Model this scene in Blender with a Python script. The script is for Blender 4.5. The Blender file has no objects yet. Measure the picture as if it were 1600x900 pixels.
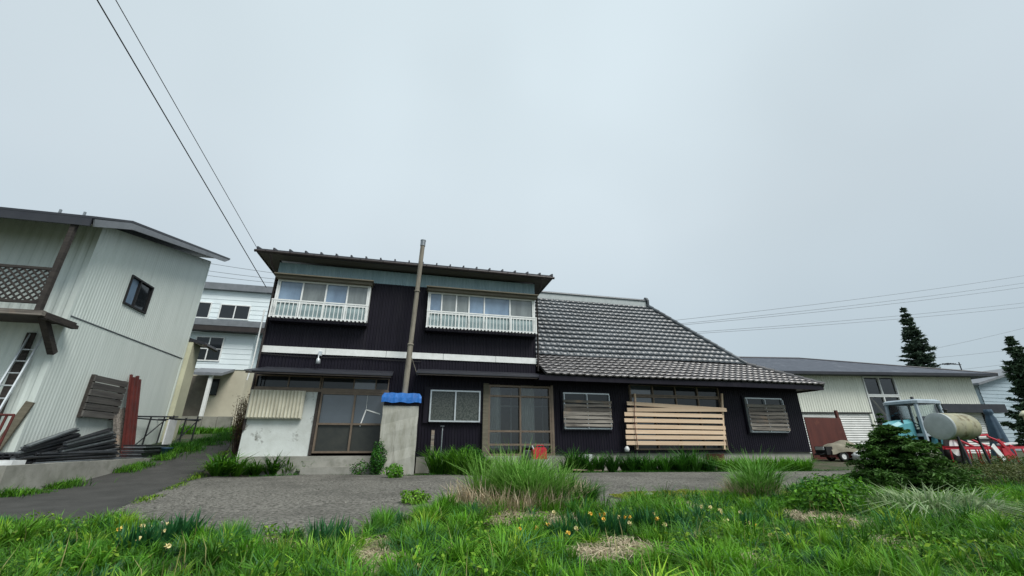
import bpy, math, random
import numpy as np
from mathutils import Vector, Matrix
random.seed(7); RNG = np.random.default_rng(11)
R = math.radians
sc = bpy.context.scene
EYE = 1.0
# ---------------------------------------------------------------- camera, sky, sun, exposure
FPX, PITCH, YAW = 645.0, R(20.8), R(13.4)
cd = bpy.data.cameras.new('camera'); cam = bpy.data.objects.new('camera', cd); sc.collection.objects.link(cam)
cam.location = (0, 0, EYE); cam.rotation_euler = (R(90) + PITCH, 0, -YAW)
cd.sensor_width = 36; cd.lens = FPX / 1600 * 36; cd.clip_start = .05; cd.clip_end = 3000
sc.camera = cam
SUN_EL, SUN_AZ = R(52), R(148)          # azimuth clockwise from +Y: the sun stands behind the camera, above the cloud
w = bpy.data.worlds.new('World'); sc.world = w; w.use_nodes = True
nt = w.node_tree; nt.nodes.clear()
def wn(t): return nt.nodes.new(t)
out = wn('ShaderNodeOutputWorld'); bg = wn('ShaderNodeBackground'); bg.inputs['Strength'].default_value = .1
sky = wn('ShaderNodeTexSky'); sky.sky_type = 'NISHITA'; sky.sun_disc = False
sky.sun_elevation = SUN_EL; sky.sun_rotation = SUN_AZ
tc = wn('ShaderNodeTexCoord'); sep = wn('ShaderNodeSeparateXYZ'); nt.links.new(tc.outputs['Generated'], sep.inputs[0])
ramp = wn('ShaderNodeValToRGB'); nt.links.new(sep.outputs['Z'], ramp.inputs[0])
e = ramp.color_ramp.elements
e[0].position = 0.0; e[0].color = (.42, .51, .565, 1)
e[1].position = 1.0; e[1].color = (.75, .865, .91, 1)
m_ = e.new(.45); m_.color = (.625, .71, .755, 1)
no = wn('ShaderNodeTexNoise'); no.inputs['Scale'].default_value = 1.0; no.inputs['Detail'].default_value = 3
nt.links.new(tc.outputs['Generated'], no.inputs['Vector'])
nr = wn('ShaderNodeMapRange'); nr.inputs['From Min'].default_value = .3; nr.inputs['From Max'].default_value = .7
nr.inputs['To Min'].default_value = 4.3; nr.inputs['To Max'].default_value = 5.35
nt.links.new(no.outputs['Fac'], nr.inputs['Value'])
vm = wn('ShaderNodeVectorMath'); vm.operation = 'SCALE'
nt.links.new(ramp.outputs['Color'], vm.inputs[0]); nt.links.new(nr.outputs['Result'], vm.inputs['Scale'])
mx = wn('ShaderNodeMix'); mx.data_type = 'RGBA'; mx.inputs['Factor'].default_value = .93
nt.links.new(sky.outputs['Color'], mx.inputs[6]); nt.links.new(vm.outputs['Vector'], mx.inputs[7])
nt.links.new(mx.outputs[2], bg.inputs['Color']); nt.links.new(bg.outputs[0], out.inputs['Surface'])
sd = bpy.data.lights.new('sun', 'SUN'); sd.energy = 1.5; sd.angle = R(25); sd.color = (1, .97, .92)
sun = bpy.data.objects.new('sun', sd); sc.collection.objects.link(sun)
sdir = Vector((math.sin(SUN_AZ) * math.cos(SUN_EL), math.cos(SUN_AZ) * math.cos(SUN_EL), math.sin(SUN_EL)))
sun.rotation_euler = sdir.to_track_quat('Z', 'Y').to_euler(); sun.location = (0, -20, 40)
sc.view_settings.view_transform = 'Standard'; sc.view_settings.look = 'None'
sc.view_settings.gamma = 1; sc.view_settings.use_curve_mapping = False; sc.view_settings.exposure = 1.05

# ---------------------------------------------------------------- pixels of the photograph -> rays
_Rt = np.array([math.cos(YAW), -math.sin(YAW), 0]); _Fh = np.array([math.sin(YAW), math.cos(YAW), 0]); _Z = np.array([0, 0, 1.])
_F = _Fh * math.cos(PITCH) + _Z * math.sin(PITCH); _U = -_Fh * math.sin(PITCH) + _Z * math.cos(PITCH)
def ray(x, y): return _F + _Rt * (x - 800) / FPX + _U * (450 - y) / FPX
def F(x, y, Y=14.0):                    # on a wall plane facing the camera
    d = ray(x, y); d = d * Y / d[1]; return d[0], d[2] + EYE
def FX(x, y, X):                        # on a wall plane running away from the camera
    d = ray(x, y); d = d * X / d[0]; return d[1], d[2] + EYE
def ss(a, b, x):
    t = np.clip((np.asarray(x, float) - a) / (b - a), 0, 1); return t * t * (3 - 2 * t)
def gz(x, y):                           # height of the terrain
    x = np.asarray(x, float); y = np.asarray(y, float)
    b = .2 * ss(4, 12, y)
    wl = 1 - ss(-5.4, -3.8, x)
    zl = np.interp(y, [0, 10, 11.5, 12.9, 15, 18, 22, 26], [0, .14, .2, .36, .68, 1.12, 1.45, 1.6])
    wr = ss(12, 16, x)
    zr = np.interp(y, [0, 9, 12, 15, 20], [0, .15, .28, .42, .55])
    return b * (1 - wl - wr) + zl * wl + zr * wr
def GP(px, py):                         # where a pixel's ray meets the terrain
    d = ray(px, py); t = np.linspace(1.5, 60, 6000)
    P = d[None] * t[:, None]; h = P[:, 2] + EYE - gz(P[:, 0], P[:, 1])
    i = int(np.argmax(h < 0)) if (h < 0).any() else len(t) - 1
    return float(P[i, 0]), float(P[i, 1])

# ---------------------------------------------------------------- materials
MATS = {}
def mat(name, c1, c2=None, rough=.6, metal=0, scale=3, stretch=(1, 1, 1), bump=0, bscale=60, rand=0, spec=.4,
        detail=6, lo=.35, hi=.65, c3=None, c3scale=1.2, c3lo=.6, c3hi=.75, attr=None, c3stretch=(1, 1, 1), coat=0):
    if name in MATS: return MATS[name]
    m = bpy.data.materials.new(name); m.use_nodes = True; t = m.node_tree; N = t.nodes; L = t.links
    b = N['Principled BSDF']; b.inputs['Roughness'].default_value = rough; b.inputs['Metallic'].default_value = metal
    b.inputs['Specular IOR Level'].default_value = spec
    if coat: b.inputs['Coat Weight'].default_value = coat; b.inputs['Coat Roughness'].default_value = .04
    tc = N.new('ShaderNodeTexCoord')
    def noise(sca, st, det):
        mp = N.new('ShaderNodeMapping'); mp.inputs['Scale'].default_value = st; L.new(tc.outputs['Object'], mp.inputs[0])
        n = N.new('ShaderNodeTexNoise'); n.inputs['Scale'].default_value = sca; n.inputs['Detail'].default_value = det
        n.inputs['Roughness'].default_value = .65; L.new(mp.outputs[0], n.inputs['Vector']); return n
    def rng(n, a, c):
        r = N.new('ShaderNodeMapRange'); r.inputs['From Min'].default_value = a; r.inputs['From Max'].default_value = c
        L.new(n.outputs['Fac'], r.inputs['Value']); return r
    def mixc(fac, A, B):
        x = N.new('ShaderNodeMix'); x.data_type = 'RGBA'; L.new(fac, x.inputs['Factor'])
        for v, k in ((A, 6), (B, 7)):
            if isinstance(v, tuple): x.inputs[k].default_value = (*v, 1)
            else: L.new(v, x.inputs[k])
        return x.outputs[2]
    col = None
    if attr:
        a = N.new('ShaderNodeAttribute'); a.attribute_name = attr; col = a.outputs['Color']
    else:
        c2 = c2 or tuple(v * .8 for v in c1)
        col = mixc(rng(noise(scale, stretch, detail), lo, hi).outputs[0], c1, c2)
    if c3: col = mixc(rng(noise(c3scale, c3stretch, 7), c3lo, c3hi).outputs[0], col, c3)
    if rand:
        oi = N.new('ShaderNodeObjectInfo'); h = N.new('ShaderNodeHueSaturation')
        r = N.new('ShaderNodeMapRange'); r.inputs['To Min'].default_value = 1 - rand; r.inputs['To Max'].default_value = 1 + rand
        L.new(oi.outputs['Random'], r.inputs['Value']); L.new(r.outputs[0], h.inputs['Value']); L.new(col, h.inputs['Color']); col = h.outputs[0]
    L.new(col, b.inputs['Base Color'])
    if bump:
        n = noise(bscale, stretch, 5); bp = N.new('ShaderNodeBump'); bp.inputs['Strength'].default_value = bump; bp.inputs['Distance'].default_value = .02
        L.new(n.outputs['Fac'], bp.inputs['Height']); L.new(bp.outputs[0], b.inputs['Normal'])
    MATS[name] = m; return m
def leafmat(name, trans=.3, rough=.5):
    m = bpy.data.materials.new(name); m.use_nodes = True; t = m.node_tree; N = t.nodes; L = t.links
    b = N['Principled BSDF']; b.inputs['Roughness'].default_value = rough; b.inputs['Specular IOR Level'].default_value = .25
    a = N.new('ShaderNodeAttribute'); a.attribute_name = 'Col'
    tr = N.new('ShaderNodeBsdfTranslucent'); mxs = N.new('ShaderNodeMixShader'); mxs.inputs[0].default_value = trans
    L.new(a.outputs['Color'], b.inputs['Base Color']); L.new(a.outputs['Color'], tr.inputs['Color'])
    L.new(b.outputs[0], mxs.inputs[1]); L.new(tr.outputs[0], mxs.inputs[2]); L.new(mxs.outputs[0], N['Material Output'].inputs['Surface'])
    MATS[name] = m; return m
def glassmat(name, tint=(.8, .86, .86), strength=1.0):
    m = bpy.data.materials.new(name); m.use_nodes = True; t = m.node_tree; N = t.nodes; L = t.links
    N.remove(N['Principled BSDF'])
    fr = N.new('ShaderNodeFresnel'); fr.inputs['IOR'].default_value = 1.75
    tr = N.new('ShaderNodeBsdfTransparent'); tr.inputs['Color'].default_value = (*tint, 1)
    gl = N.new('ShaderNodeBsdfGlossy'); gl.inputs['Roughness'].default_value = .03; gl.inputs['Color'].default_value = (.95, .97, 1, 1)
    mxs = N.new('ShaderNodeMixShader'); L.new(fr.outputs[0], mxs.inputs[0]); L.new(tr.outputs[0], mxs.inputs[1]); L.new(gl.outputs[0], mxs.inputs[2])
    L.new(mxs.outputs[0], N['Material Output'].inputs['Surface']); MATS[name] = m; return m
UP = (3, 3, .25)
M_black = mat('black_siding', (.0058, .0046, .0108), (.0105, .0088, .0165), .5, scale=2.5, stretch=UP, spec=.22, c3=(.017, .0155, .021), c3scale=1.2, c3lo=.54, c3hi=.8, c3stretch=(2.2, 2.2, .18))
M_paleblue = mat('pale_blue_siding', (.30, .42, .46), (.23, .34, .38), .6, scale=2, stretch=UP)
M_white = mat('white_paint', (.82, .84, .83), (.70, .72, .70), .5, scale=5, c3=(.3, .28, .24), c3scale=3, c3lo=.62, c3hi=.9)
M_alu = mat('aluminium', (.62, .66, .68), (.5, .54, .56), .35, .5, scale=8)
M_bronze = mat('bronze_frame', (.20, .155, .115), (.15, .115, .085), .45, .3, scale=6)
M_darkwood = mat('dark_wood', (.022, .018, .016), (.05, .042, .036), .75, scale=4, stretch=(1, 1, 6), bump=.3)
M_olive = mat('weathered_board', (.16, .145, .105), (.10, .09, .065), .75, scale=3, stretch=(.6, 4, 6), bump=.2)
M_gutter = mat('brown_gutter', (.028, .022, .021), (.042, .032, .03), .45, scale=4)
M_roofdark = mat('dark_roof_metal', (.018, .02, .028), (.03, .032, .04), .45, scale=2, spec=.5)
M_soffit = mat('soffit_board', (.12, .115, .10), (.085, .08, .07), .8, scale=2, stretch=(.5, 6, 1))
M_conc = mat('concrete', (.34, .335, .30), (.23, .23, .20), .9, scale=2.2, bump=.35, bscale=45, c3=(.11, .115, .085), c3scale=1.3, c3lo=.55, c3hi=.8)
M_plaster = mat('stained_plaster', (.62, .66, .64), (.50, .53, .50), .85, scale=1.8, bump=.25, bscale=30, c3=(.15, .15, .13), c3scale=3.0, c3lo=.57, c3hi=.68)
M_stack = mat('stained_concrete', (.47, .47, .42), (.30, .30, .25), .9, scale=2.5, stretch=(2, 2, .5), bump=.3, bscale=40, c3=(.12, .115, .085), c3scale=1.7, c3lo=.58, c3hi=.8, c3stretch=(2, 2, .35))
M_tarp = mat('blue_tarp', (.02, .17, .55), (.014, .11, .38), .5, scale=7, bump=.3, bscale=18)
M_pvcpanel = mat('cream_panel', (.66, .64, .52), (.50, .48, .38), .55, scale=3, stretch=(2, 2, .6), c3=(.22, .2, .15), c3scale=4, c3lo=.62, c3hi=.85)
M_pipe = mat('old_pipe', (.30, .275, .22), (.17, .15, .12), .75, scale=3, stretch=(3, 3, .7), bump=.2)
M_tileU = mat('slate_blue_tile', (.085, .10, .112), (.05, .06, .068), .33, scale=.9, rand=.2, spec=.55, c3=(.075, .08, .08), c3scale=.8, c3lo=.56, c3hi=.8)
M_tileL = mat('grey_brown_tile', (.125, .12, .122), (.065, .062, .063), .3, scale=1.1, rand=.24, spec=.55, c3=(.085, .08, .075), c3scale=1.2, c3lo=.56, c3hi=.8)
M_underlay = mat('roof_underlay', (.04, .04, .042), (.06, .06, .06), .8)
M_lumber = mat('fresh_lumber', (.78, .60, .43), (.68, .49, .33), .65, scale=2, stretch=(.5, 6, 9), rand=.1)
M_oldplank = mat('grey_plank', (.34, .31, .27), (.085, .075, .065), .85, scale=2.5, stretch=(.4, 6, 9), rand=.45, bump=.3, c3=(.36, .26, .18), c3scale=1.2, c3lo=.55, c3hi=.7)
M_slat = mat('dark_slat', (.12, .115, .105), (.055, .052, .05), .85, scale=2.5, stretch=(6, .4, 9), rand=.3, bump=.3)
M_rust = mat('rusty_sheet', (.115, .034, .026), (.075, .024, .02), .75, scale=2, stretch=(2, 2, .4), c3=(.17, .06, .035), c3scale=3, c3lo=.6, c3hi=.8)
M_red = mat('red_paint', (.52, .025, .045), (.36, .018, .03), .45, scale=5, c3=(.12, .05, .04), c3scale=6, c3lo=.64, c3hi=.8)
M_redpole = mat('red_oxide', (.13, .025, .02), (.075, .018, .015), .65, scale=4, c3=(.06, .03, .025), c3scale=5, c3lo=.6, c3hi=.8)
M_gdark = mat('dark_glass', (.022, .026, .03), (.016, .02, .024), .05, spec=.5, scale=.8)
M_gdoor = mat('door_glass', (.075, .095, .115), (.05, .065, .08), .08, spec=.9, scale=.8, coat=.5)
M_gpanel = mat('door_panel', (.03, .034, .032), (.045, .048, .042), .35, scale=3)
M_gblue = mat('sky_tinted_curtain_glass', (.23, .33, .45), (.12, .18, .26), .05, spec=.7, scale=1.6, stretch=(1, 1, .5), coat=.4)  # reflected sky blue painted into the opaque pane colour, along with the curtain tone
M_ggrey = mat('curtained_glass_grey', (.22, .25, .25), (.13, .15, .15), .08, spec=.7, scale=2.2, stretch=(2, 1, .4), coat=.3)
M_gteal = mat('frosted_glass_teal', (.33, .42, .43), (.26, .35, .36), .3, spec=.6, scale=1.5)
M_gfrost = mat('patterned_glass', (.03, .04, .035), (.085, .095, .085), .3, spec=.6, scale=22, detail=2, lo=.42, hi=.58, bump=.4, bscale=30)
M_clear = glassmat('clear_glass')
M_inner = mat('interior_wall', (.18, .16, .13), (.13, .115, .095), .9)
M_innerwhite = mat('interior_white', (.6, .6, .56), (.5, .5, .46), .8)
M_sidingL = mat('pale_green_siding', (.70, .77, .73), (.62, .69, .65), .5, scale=1.2, stretch=UP, c3=(.48, .53, .48), c3scale=1.3, c3lo=.6, c3hi=.9, c3stretch=UP)
M_greyfascia = mat('grey_fascia', (.20, .215, .235), (.15, .165, .18), .55, scale=3)
M_cream = mat('cream_wall', (.58, .58, .42), (.5, .5, .36), .8, scale=1.5)
M_whitesid = mat('white_siding', (.76, .84, .86), (.70, .78, .80), .6, scale=1.2)
M_creambeige = mat('beige_wall', (.56, .53, .42), (.48, .45, .35), .85, scale=1)
M_garage = mat('garage_siding', (.76, .78, .69), (.67, .69, .61), .55, scale=1.0, stretch=UP, c3=(.40, .41, .34), c3scale=1.4, c3lo=.6, c3hi=.85, c3stretch=UP)
M_shutter = mat('roller_shutter', (.70, .71, .69), (.6, .61, .59), .5, scale=2)
M_slate = mat('garage_roof', (.06, .07, .092), (.035, .043, .06), .55, scale=3, stretch=(1, 1, 4), c3=(.13, .14, .165), c3scale=2, c3lo=.55, c3hi=.75)
M_bluesid = mat('grey_blue_siding', (.40, .49, .55), (.34, .43, .48), .6, scale=1)
M_turq = mat('turquoise_paint', (.13, .40, .44), (.09, .31, .36), .35, scale=3, c3=(.28, .5, .5), c3scale=4, c3lo=.6, c3hi=.8)
M_cab = mat('grey_blue_paint', (.36, .43, .48), (.28, .34, .38), .45, scale=4)
M_rubber = mat('black_rubber', (.012, .012, .013), (.02, .02, .02), .8, scale=8)
M_steel = mat('dark_steel', (.022, .026, .032), (.045, .047, .05), .5, .4, scale=6, rand=.35)
M_galv = mat('galvanised_steel', (.30, .33, .35), (.18, .20, .21), .4, .6, scale=5, rand=.3)
M_tankend = mat('grey_tank_paint', (.44, .48, .48), (.36, .40, .40), .5, scale=4, c3=(.28, .30, .26), c3scale=5, c3lo=.62, c3hi=.8)
M_tank = mat('yellowed_tank', (.36, .345, .22), (.24, .24, .185), .6, scale=3, c3=(.10, .075, .035), c3scale=3.5, c3lo=.52, c3hi=.68)
M_cover = mat('khaki_cloth', (.27, .25, .19), (.19, .175, .13), .9, scale=4, bump=.5, bscale=6)
M_bag = mat('white_plastic', (.72, .74, .74), (.6, .62, .62), .4, scale=6)
M_stone = mat('stone', (.34, .33, .30), (.22, .22, .19), .9, scale=8, bump=.6, bscale=20)
M_bark = mat('bark', (.075, .055, .04), (.045, .035, .027), .9, scale=10, bump=.5)
M_wire = mat('black_wire', (.015, .015, .017), (.02, .02, .02), .6)
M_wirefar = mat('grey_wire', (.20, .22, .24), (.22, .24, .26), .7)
M_leaf = leafmat('foliage'); M_needle = leafmat('needles', .12, .6); M_straw = leafmat('straw', .15, .8); M_petal = leafmat('petal', .35, .5)
M_soil = mat('soil_and_litter', (.10, .085, .06), (.055, .058, .03), .95, scale=3.5, bump=1, bscale=25, c3=(.03, .06, .016), c3scale=1.1, c3lo=.42, c3hi=.6)
M_moss = mat('yellow_moss', (.20, .20, .035), (.13, .15, .03), .95, scale=6, bump=1, bscale=40)
M_pad = mat('worn_asphalt', (.255, .245, .215), (.062, .06, .05), .95, scale=20, detail=4, lo=.36, hi=.62, bump=.9, bscale=70, c3=(.06, .058, .05), c3scale=.55, c3lo=.46, c3hi=.75)
M_road = mat('lane_asphalt', (.058, .057, .053), (.037, .037, .034), .92, scale=2.0, bump=.5, bscale=80, c3=(.08, .078, .072), c3scale=1.1, c3lo=.55, c3hi=.8)

# ---------------------------------------------------------------- mesh helpers
class MB:
    def __init__(s): s.v = []; s.f = []; s.sm = []
    def add(s, vs, fs, smooth=False):
        o = len(s.v); s.v += [tuple(map(float, p)) for p in vs]; s.f += [tuple(i + o for i in q) for q in fs]; s.sm += [smooth] * len(fs)
        return s
    def box(s, x0, x1, y0, y1, z0, z1, fm=None):
        P = [(x, y, z) for z in (z0, z1) for y in (y0, y1) for x in (x0, x1)]
        fs = [(0, 2, 3, 1), (4, 5, 7, 6), (0, 1, 5, 4), (2, 6, 7, 3), (0, 4, 6, 2), (1, 3, 7, 5)]
        if fm: P = [fm(*p) for p in P]; fs = [q[::-1] for q in fs]      # wall frames are left-handed
        return s.add(P, fs)
    def hexa(s, P): return s.add(P, [(0, 2, 3, 1), (4, 5, 7, 6), (0, 1, 5, 4), (2, 6, 7, 3), (0, 4, 6, 2), (1, 3, 7, 5)])
    def bar(s, p, q, w, h, up=(0, 0, 1)):
        p = Vector(p); q = Vector(q); d = (q - p).normalized(); u = Vector(up)
        if abs(d.dot(u)) > .98: u = Vector((0, 1, 0))
        a = d.cross(u).normalized(); b = a.cross(d).normalized()
        return s.hexa([c + a * (i * w / 2) + b * (k * h / 2) for k in (-1, 1) for i in (-1, 1) for c in (p, q)])
    def tube(s, pts, r, n=8, caps=True):
        pts = [Vector(p) for p in pts]; rs = r if isinstance(r, (list, tuple)) else [r] * len(pts)
        V = []; prev = None
        for i, p in enumerate(pts):
            d = (pts[min(i + 1, len(pts) - 1)] - pts[max(i - 1, 0)]).normalized()
            if prev is None:
                u = Vector((0, 0, 1)) if abs(d.z) < .9 else Vector((1, 0, 0)); a = d.cross(u).normalized()
            else: a = (prev - d * prev.dot(d)).normalized()
            prev = a; b = d.cross(a)
            V += [p + (a * math.cos(2 * math.pi * k / n) + b * math.sin(2 * math.pi * k / n)) * rs[i] for k in range(n)]
        Fc = [(i * n + k, i * n + (k + 1) % n, (i + 1) * n + (k + 1) % n, (i + 1) * n + k) for i in range(len(pts) - 1) for k in range(n)]
        s.add(V, Fc, True)
        if caps:
            o = len(V); m = len(pts) - 1
            s.add(V[:n], [tuple(range(n))[::-1]]); s.add(V[m * n:], [tuple(range(n))])
        return s
    def lathe(s, prof, axis_p, axis_d, n=24):          # prof: list of (distance along axis, radius)
        d = Vector(axis_d).normalized(); p = Vector(axis_p)
        return s.tube([p + d * t for t, _ in prof], [max(r, .0005) for _, r in prof], n, False) if False else s._lathe(prof, p, d, n)
    def _lathe(s, prof, p, d, n):
        u = Vector((0, 0, 1)) if abs(d.z) < .9 else Vector((1, 0, 0)); a = d.cross(u).normalized(); b = d.cross(a)
        V = [p + d * t + (a * math.cos(2 * math.pi * k / n) + b * math.sin(2 * math.pi * k / n)) * r for t, r in prof for k in range(n)]
        s.add(V, [(i * n + k, i * n + (k + 1) % n, (i + 1) * n + (k + 1) % n, (i + 1) * n + k) for i in range(len(prof) - 1) for k in range(n)], True); return s
    def poly(s, P): return s.add(P, [tuple(range(len(P)))])
    def prism(s, P, d):                                 # polygon P pushed along d
        n = len(P); d = Vector(d); Q = [Vector(p) + d for p in P]
        return s.add(list(P) + Q, [tuple(range(n))[::-1], tuple(range(n, 2 * n))] + [(i, (i + 1) % n, n + (i + 1) % n, n + i) for i in range(n)])
    def build(s, name, m, parent=None):
        me = bpy.data.meshes.new(name); me.from_pydata(s.v, [], s.f); me.materials.append(m)
        if any(s.sm): me.polygons.foreach_set('use_smooth', s.sm)
        return link(name, me, parent)
def link(name, me, parent=None):
    o = bpy.data.objects.new(name, me); sc.collection.objects.link(o)
    if parent is not None: adopt(o, parent)
    return o
WL = {}
def adopt(o, parent):
    o.parent = parent
    q = parent
    while q is not None and q.name not in WL: q = q.parent
    # meshes are written in world coordinates; only thing roots are moved
    if parent.name in WL: o.matrix_parent_inverse = WL[parent.name].inverted()
def tag(o, label=None, cat=None, group=None, kind=None):
    if label: o['label'] = label
    if cat: o['category'] = cat
    if group: o['group'] = group
    if kind: o['kind'] = kind
    return o
def thing(name, label, cat, loc=(0, 0, 0), rz=0, group=None):
    o = bpy.data.objects.new(name, None); sc.collection.objects.link(o); o.location = loc; o.rotation_euler = (0, 0, rz); o.empty_display_size = .2
    WL[o.name] = Matrix.Translation(Vector(loc)) @ Matrix.Rotation(rz, 4, 'Z')
    return tag(o, label, cat, group)
def local_thing(name, label, cat, loc=(0, 0, 0), rz=0, group=None):   # its parts are written in its own coordinates
    o = bpy.data.objects.new(name, None); sc.collection.objects.link(o); o.location = loc; o.rotation_euler = (0, 0, rz); o.empty_display_size = .2
    return tag(o, label, cat, group)
def copy_tree(o, parent=None):
    c = o.copy(); sc.collection.objects.link(c); c.parent = parent
    for ch in list(o.children): copy_tree(ch, c)
    return c
def facing(Y): return lambda u, w, v: (u, Y - w, v)           # u right, w out of the wall, v up
def corr(mb, u0, u1, v0, v1, pitch, amp, fm, holes=(), vtop=None):
    br = sorted({u0, u1} | {min(max(h[k], u0), u1) for h in holes for k in (0, 1)})
    ph = (0, .3, .5, .8); pr = (0, 0, amp, amp)
    def prof(u):
        t = (u / pitch) % 1
        return float(np.interp(t, (0, .3, .5, .8, 1), (0, 0, amp, amp, 0)))
    for a, b in zip(br, br[1:]):
        if b - a < 1e-4: continue
        us = [a] + [k * pitch + q * pitch for k in range(math.floor(a / pitch) - 1, math.ceil(b / pitch) + 1) for q in ph if a + 1e-4 < k * pitch + q * pitch < b - 1e-4] + [b]
        mid = (a + b) / 2; hs = sorted((h[2], h[3]) for h in holes if h[0] <= mid <= h[1]); segs = []; z = v0
        for h0, h1 in hs:
            if h0 > z: segs.append((z, h0, False))
            z = max(z, h1)
        if z < v1 or vtop: segs.append((z, v1, True))
        for z0, z1, top in segs:
            V = []
            for u in us:
                wv = prof(u); V += [fm(u, wv, z0), fm(u, wv, vtop(u) if (top and vtop) else z1)]
            mb.add(V, [(2 * i, 2 * i + 2, 2 * i + 3, 2 * i + 1) for i in range(len(us) - 1)])
def window(parent, fm, u0, u1, v0, v1, cols, rows, fmat, panes, fw=.045, depth=.09, out=.03, name='window', cw=None, rh=None, mid=None):
    """frame ring with mullions (one part) and each pane as its own sub-part"""
    mb = MB(); mid = mid or fw
    U = [u0] + ([u0 + (u1 - u0) * c for c in cw] if cw else [u0 + (u1 - u0) * i / cols for i in range(1, cols)]) + [u1]
    V = [v0] + ([v0 + (v1 - v0) * c for c in rh] if rh else [v0 + (v1 - v0) * i / rows for i in range(1, rows)]) + [v1]
    b = out - depth
    mb.box(u0, u1, b, out, v0, v0 + fw, fm); mb.box(u0, u1, b, out, v1 - fw, v1, fm)
    mb.box(u0, u0 + fw, b, out - .002, v0 + fw, v1 - fw, fm); mb.box(u1 - fw, u1, b, out - .002, v0 + fw, v1 - fw, fm)
    for u in U[1:-1]: mb.box(u - mid / 2, u + mid / 2, b + .01, out - .006, v0 + fw, v1 - fw, fm)
    for v in V[1:-1]: mb.box(u0 + fw, u1 - fw, b + .012, out - .01, v - mid / 2, v + mid / 2, fm)
    o = mb.build(name, fmat, parent); k = 0
    for j in range(len(V) - 1):
        for i in range(len(U) - 1):
            pm = panes[k % len(panes)]; k += 1
            if pm is None: continue
            dd = .012 * (i % 2)
            if pm is M_clear:                       # a clear pane is one sheet facing out
                p = MB().add([fm(U[i] + .012, b + .025, V[j] + .012), fm(U[i + 1] - .012, b + .025, V[j] + .012), fm(U[i + 1] - .012, b + .025, V[j + 1] - .012), fm(U[i] + .012, b + .025, V[j + 1] - .012)], [(0, 1, 2, 3)]).build('pane', pm); p.parent = o; continue
            p = MB().box(U[i] + .012, U[i + 1] - .012, b + .02 + dd, b + .028 + dd, V[j] + .012, V[j + 1] - .012, fm).build('pane', pm)
            p.parent = o
    return o

# ================================================================ the ground
def terrain():
    def axis(lo, hi, fl, fh, step):
        a = np.arange(fl, fh + 1e-6, step); k = np.geomspace(1, 1 + hi - fh, 14)[1:] - 1 + fh; j = fl - (np.geomspace(1, 1 + fl - lo, 14)[1:] - 1)
        return np.concatenate([j[::-1], a, k])
    xs = axis(-400, 500, -14, 30, .25); ys = axis(-60, 700, 0, 32, .25)
    X, Y = np.meshgrid(xs, ys); Zz = gz(X, Y) + .018 * np.sin(X * 2.1 + 1.3 * np.sin(Y * 1.7)) * np.sin(Y * 2.6) * (1 - ss(8, 11, Y))
    nx, ny = len(xs), len(ys)
    me = bpy.data.meshes.new('ground'); v = np.stack([X, Y, Zz], -1).reshape(-1, 3)
    i = (np.arange(ny - 1)[:, None] * nx + np.arange(nx - 1)[None]).reshape(-1)
    f = np.stack([i, i + 1, i + nx + 1, i + nx], 1)
    me.from_pydata(v.tolist(), [], f.tolist()); me.materials.append(M_soil); me.polygons.foreach_set('use_smooth', [True] * len(f))
    tag(link('ground', me), kind='structure')
terrain()
# lane going up between the houses (edges read in the photograph, on the terrain)
laneL = [GP(*p) for p in ((-160, 800), (0, 772), (100, 752), (180, 738), (260, 716), (318, 697), (338, 684))]
laneR = [GP(*p) for p in ((40, 868), (170, 812), (232, 783), (300, 750), (330, 726), (352, 706), (372, 684))]
laneL = [(-16, 7.0)] + laneL + [(laneL[-1][0] - .8, 27)]; laneR = [(-8, 3.0)] + laneR + [(laneR[-1][0] - .3, 27)]
def strip(A, B, name, m, lift, n=70, k=14):
    A = np.array(A); B = np.array(B)
    def res(P):
        s = np.r_[0, np.cumsum(np.hypot(*np.diff(P, axis=0).T))]; t = np.linspace(0, s[-1], n)
        return np.stack([np.interp(t, s, P[:, 0]), np.interp(t, s, P[:, 1])], 1)
    A = res(A); B = res(B); V = []
    for i in range(n):
        for j in range(k + 1):
            p = A[i] + (B[i] - A[i]) * j / k; V.append((p[0], p[1], float(gz(*p)) + lift))
    f = [(i * (k + 1) + j, (i + 1) * (k + 1) + j, (i + 1) * (k + 1) + j + 1, i * (k + 1) + j + 1) for i in range(n - 1) for j in range(k)]
    for ring in ([i * (k + 1) for i in range(n)], [i * (k + 1) + k for i in range(n)]):        # edges go down into the soil
        o = len(V); V += [(V[i][0], V[i][1], V[i][2] - .16) for i in ring]; f += [(ring[i], ring[i + 1], o + i + 1, o + i) for i in range(n - 1)]
    mb = MB().add(V, f, True); return mb.build(name, m)
tag(strip(laneR, laneL, 'lane', M_road, .024), kind='structure')
padF = [GP(*p) for p in ((150, 830), (330, 858), (470, 864), (600, 848), (650, 824), (700, 812), (760, 812), (880, 812), (960, 800), (1120, 790), (1240, 778), (1340, 764))]
padB = [GP(*p) for p in ((168, 806), (232, 778), (300, 752), (340, 746), (500, 743), (640, 745), (720, 743), (950, 740), (1130, 739), (1340, 736))]
tag(strip(padF, padB, 'driveway', M_pad, .034, 110, 22), kind='structure')

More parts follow.
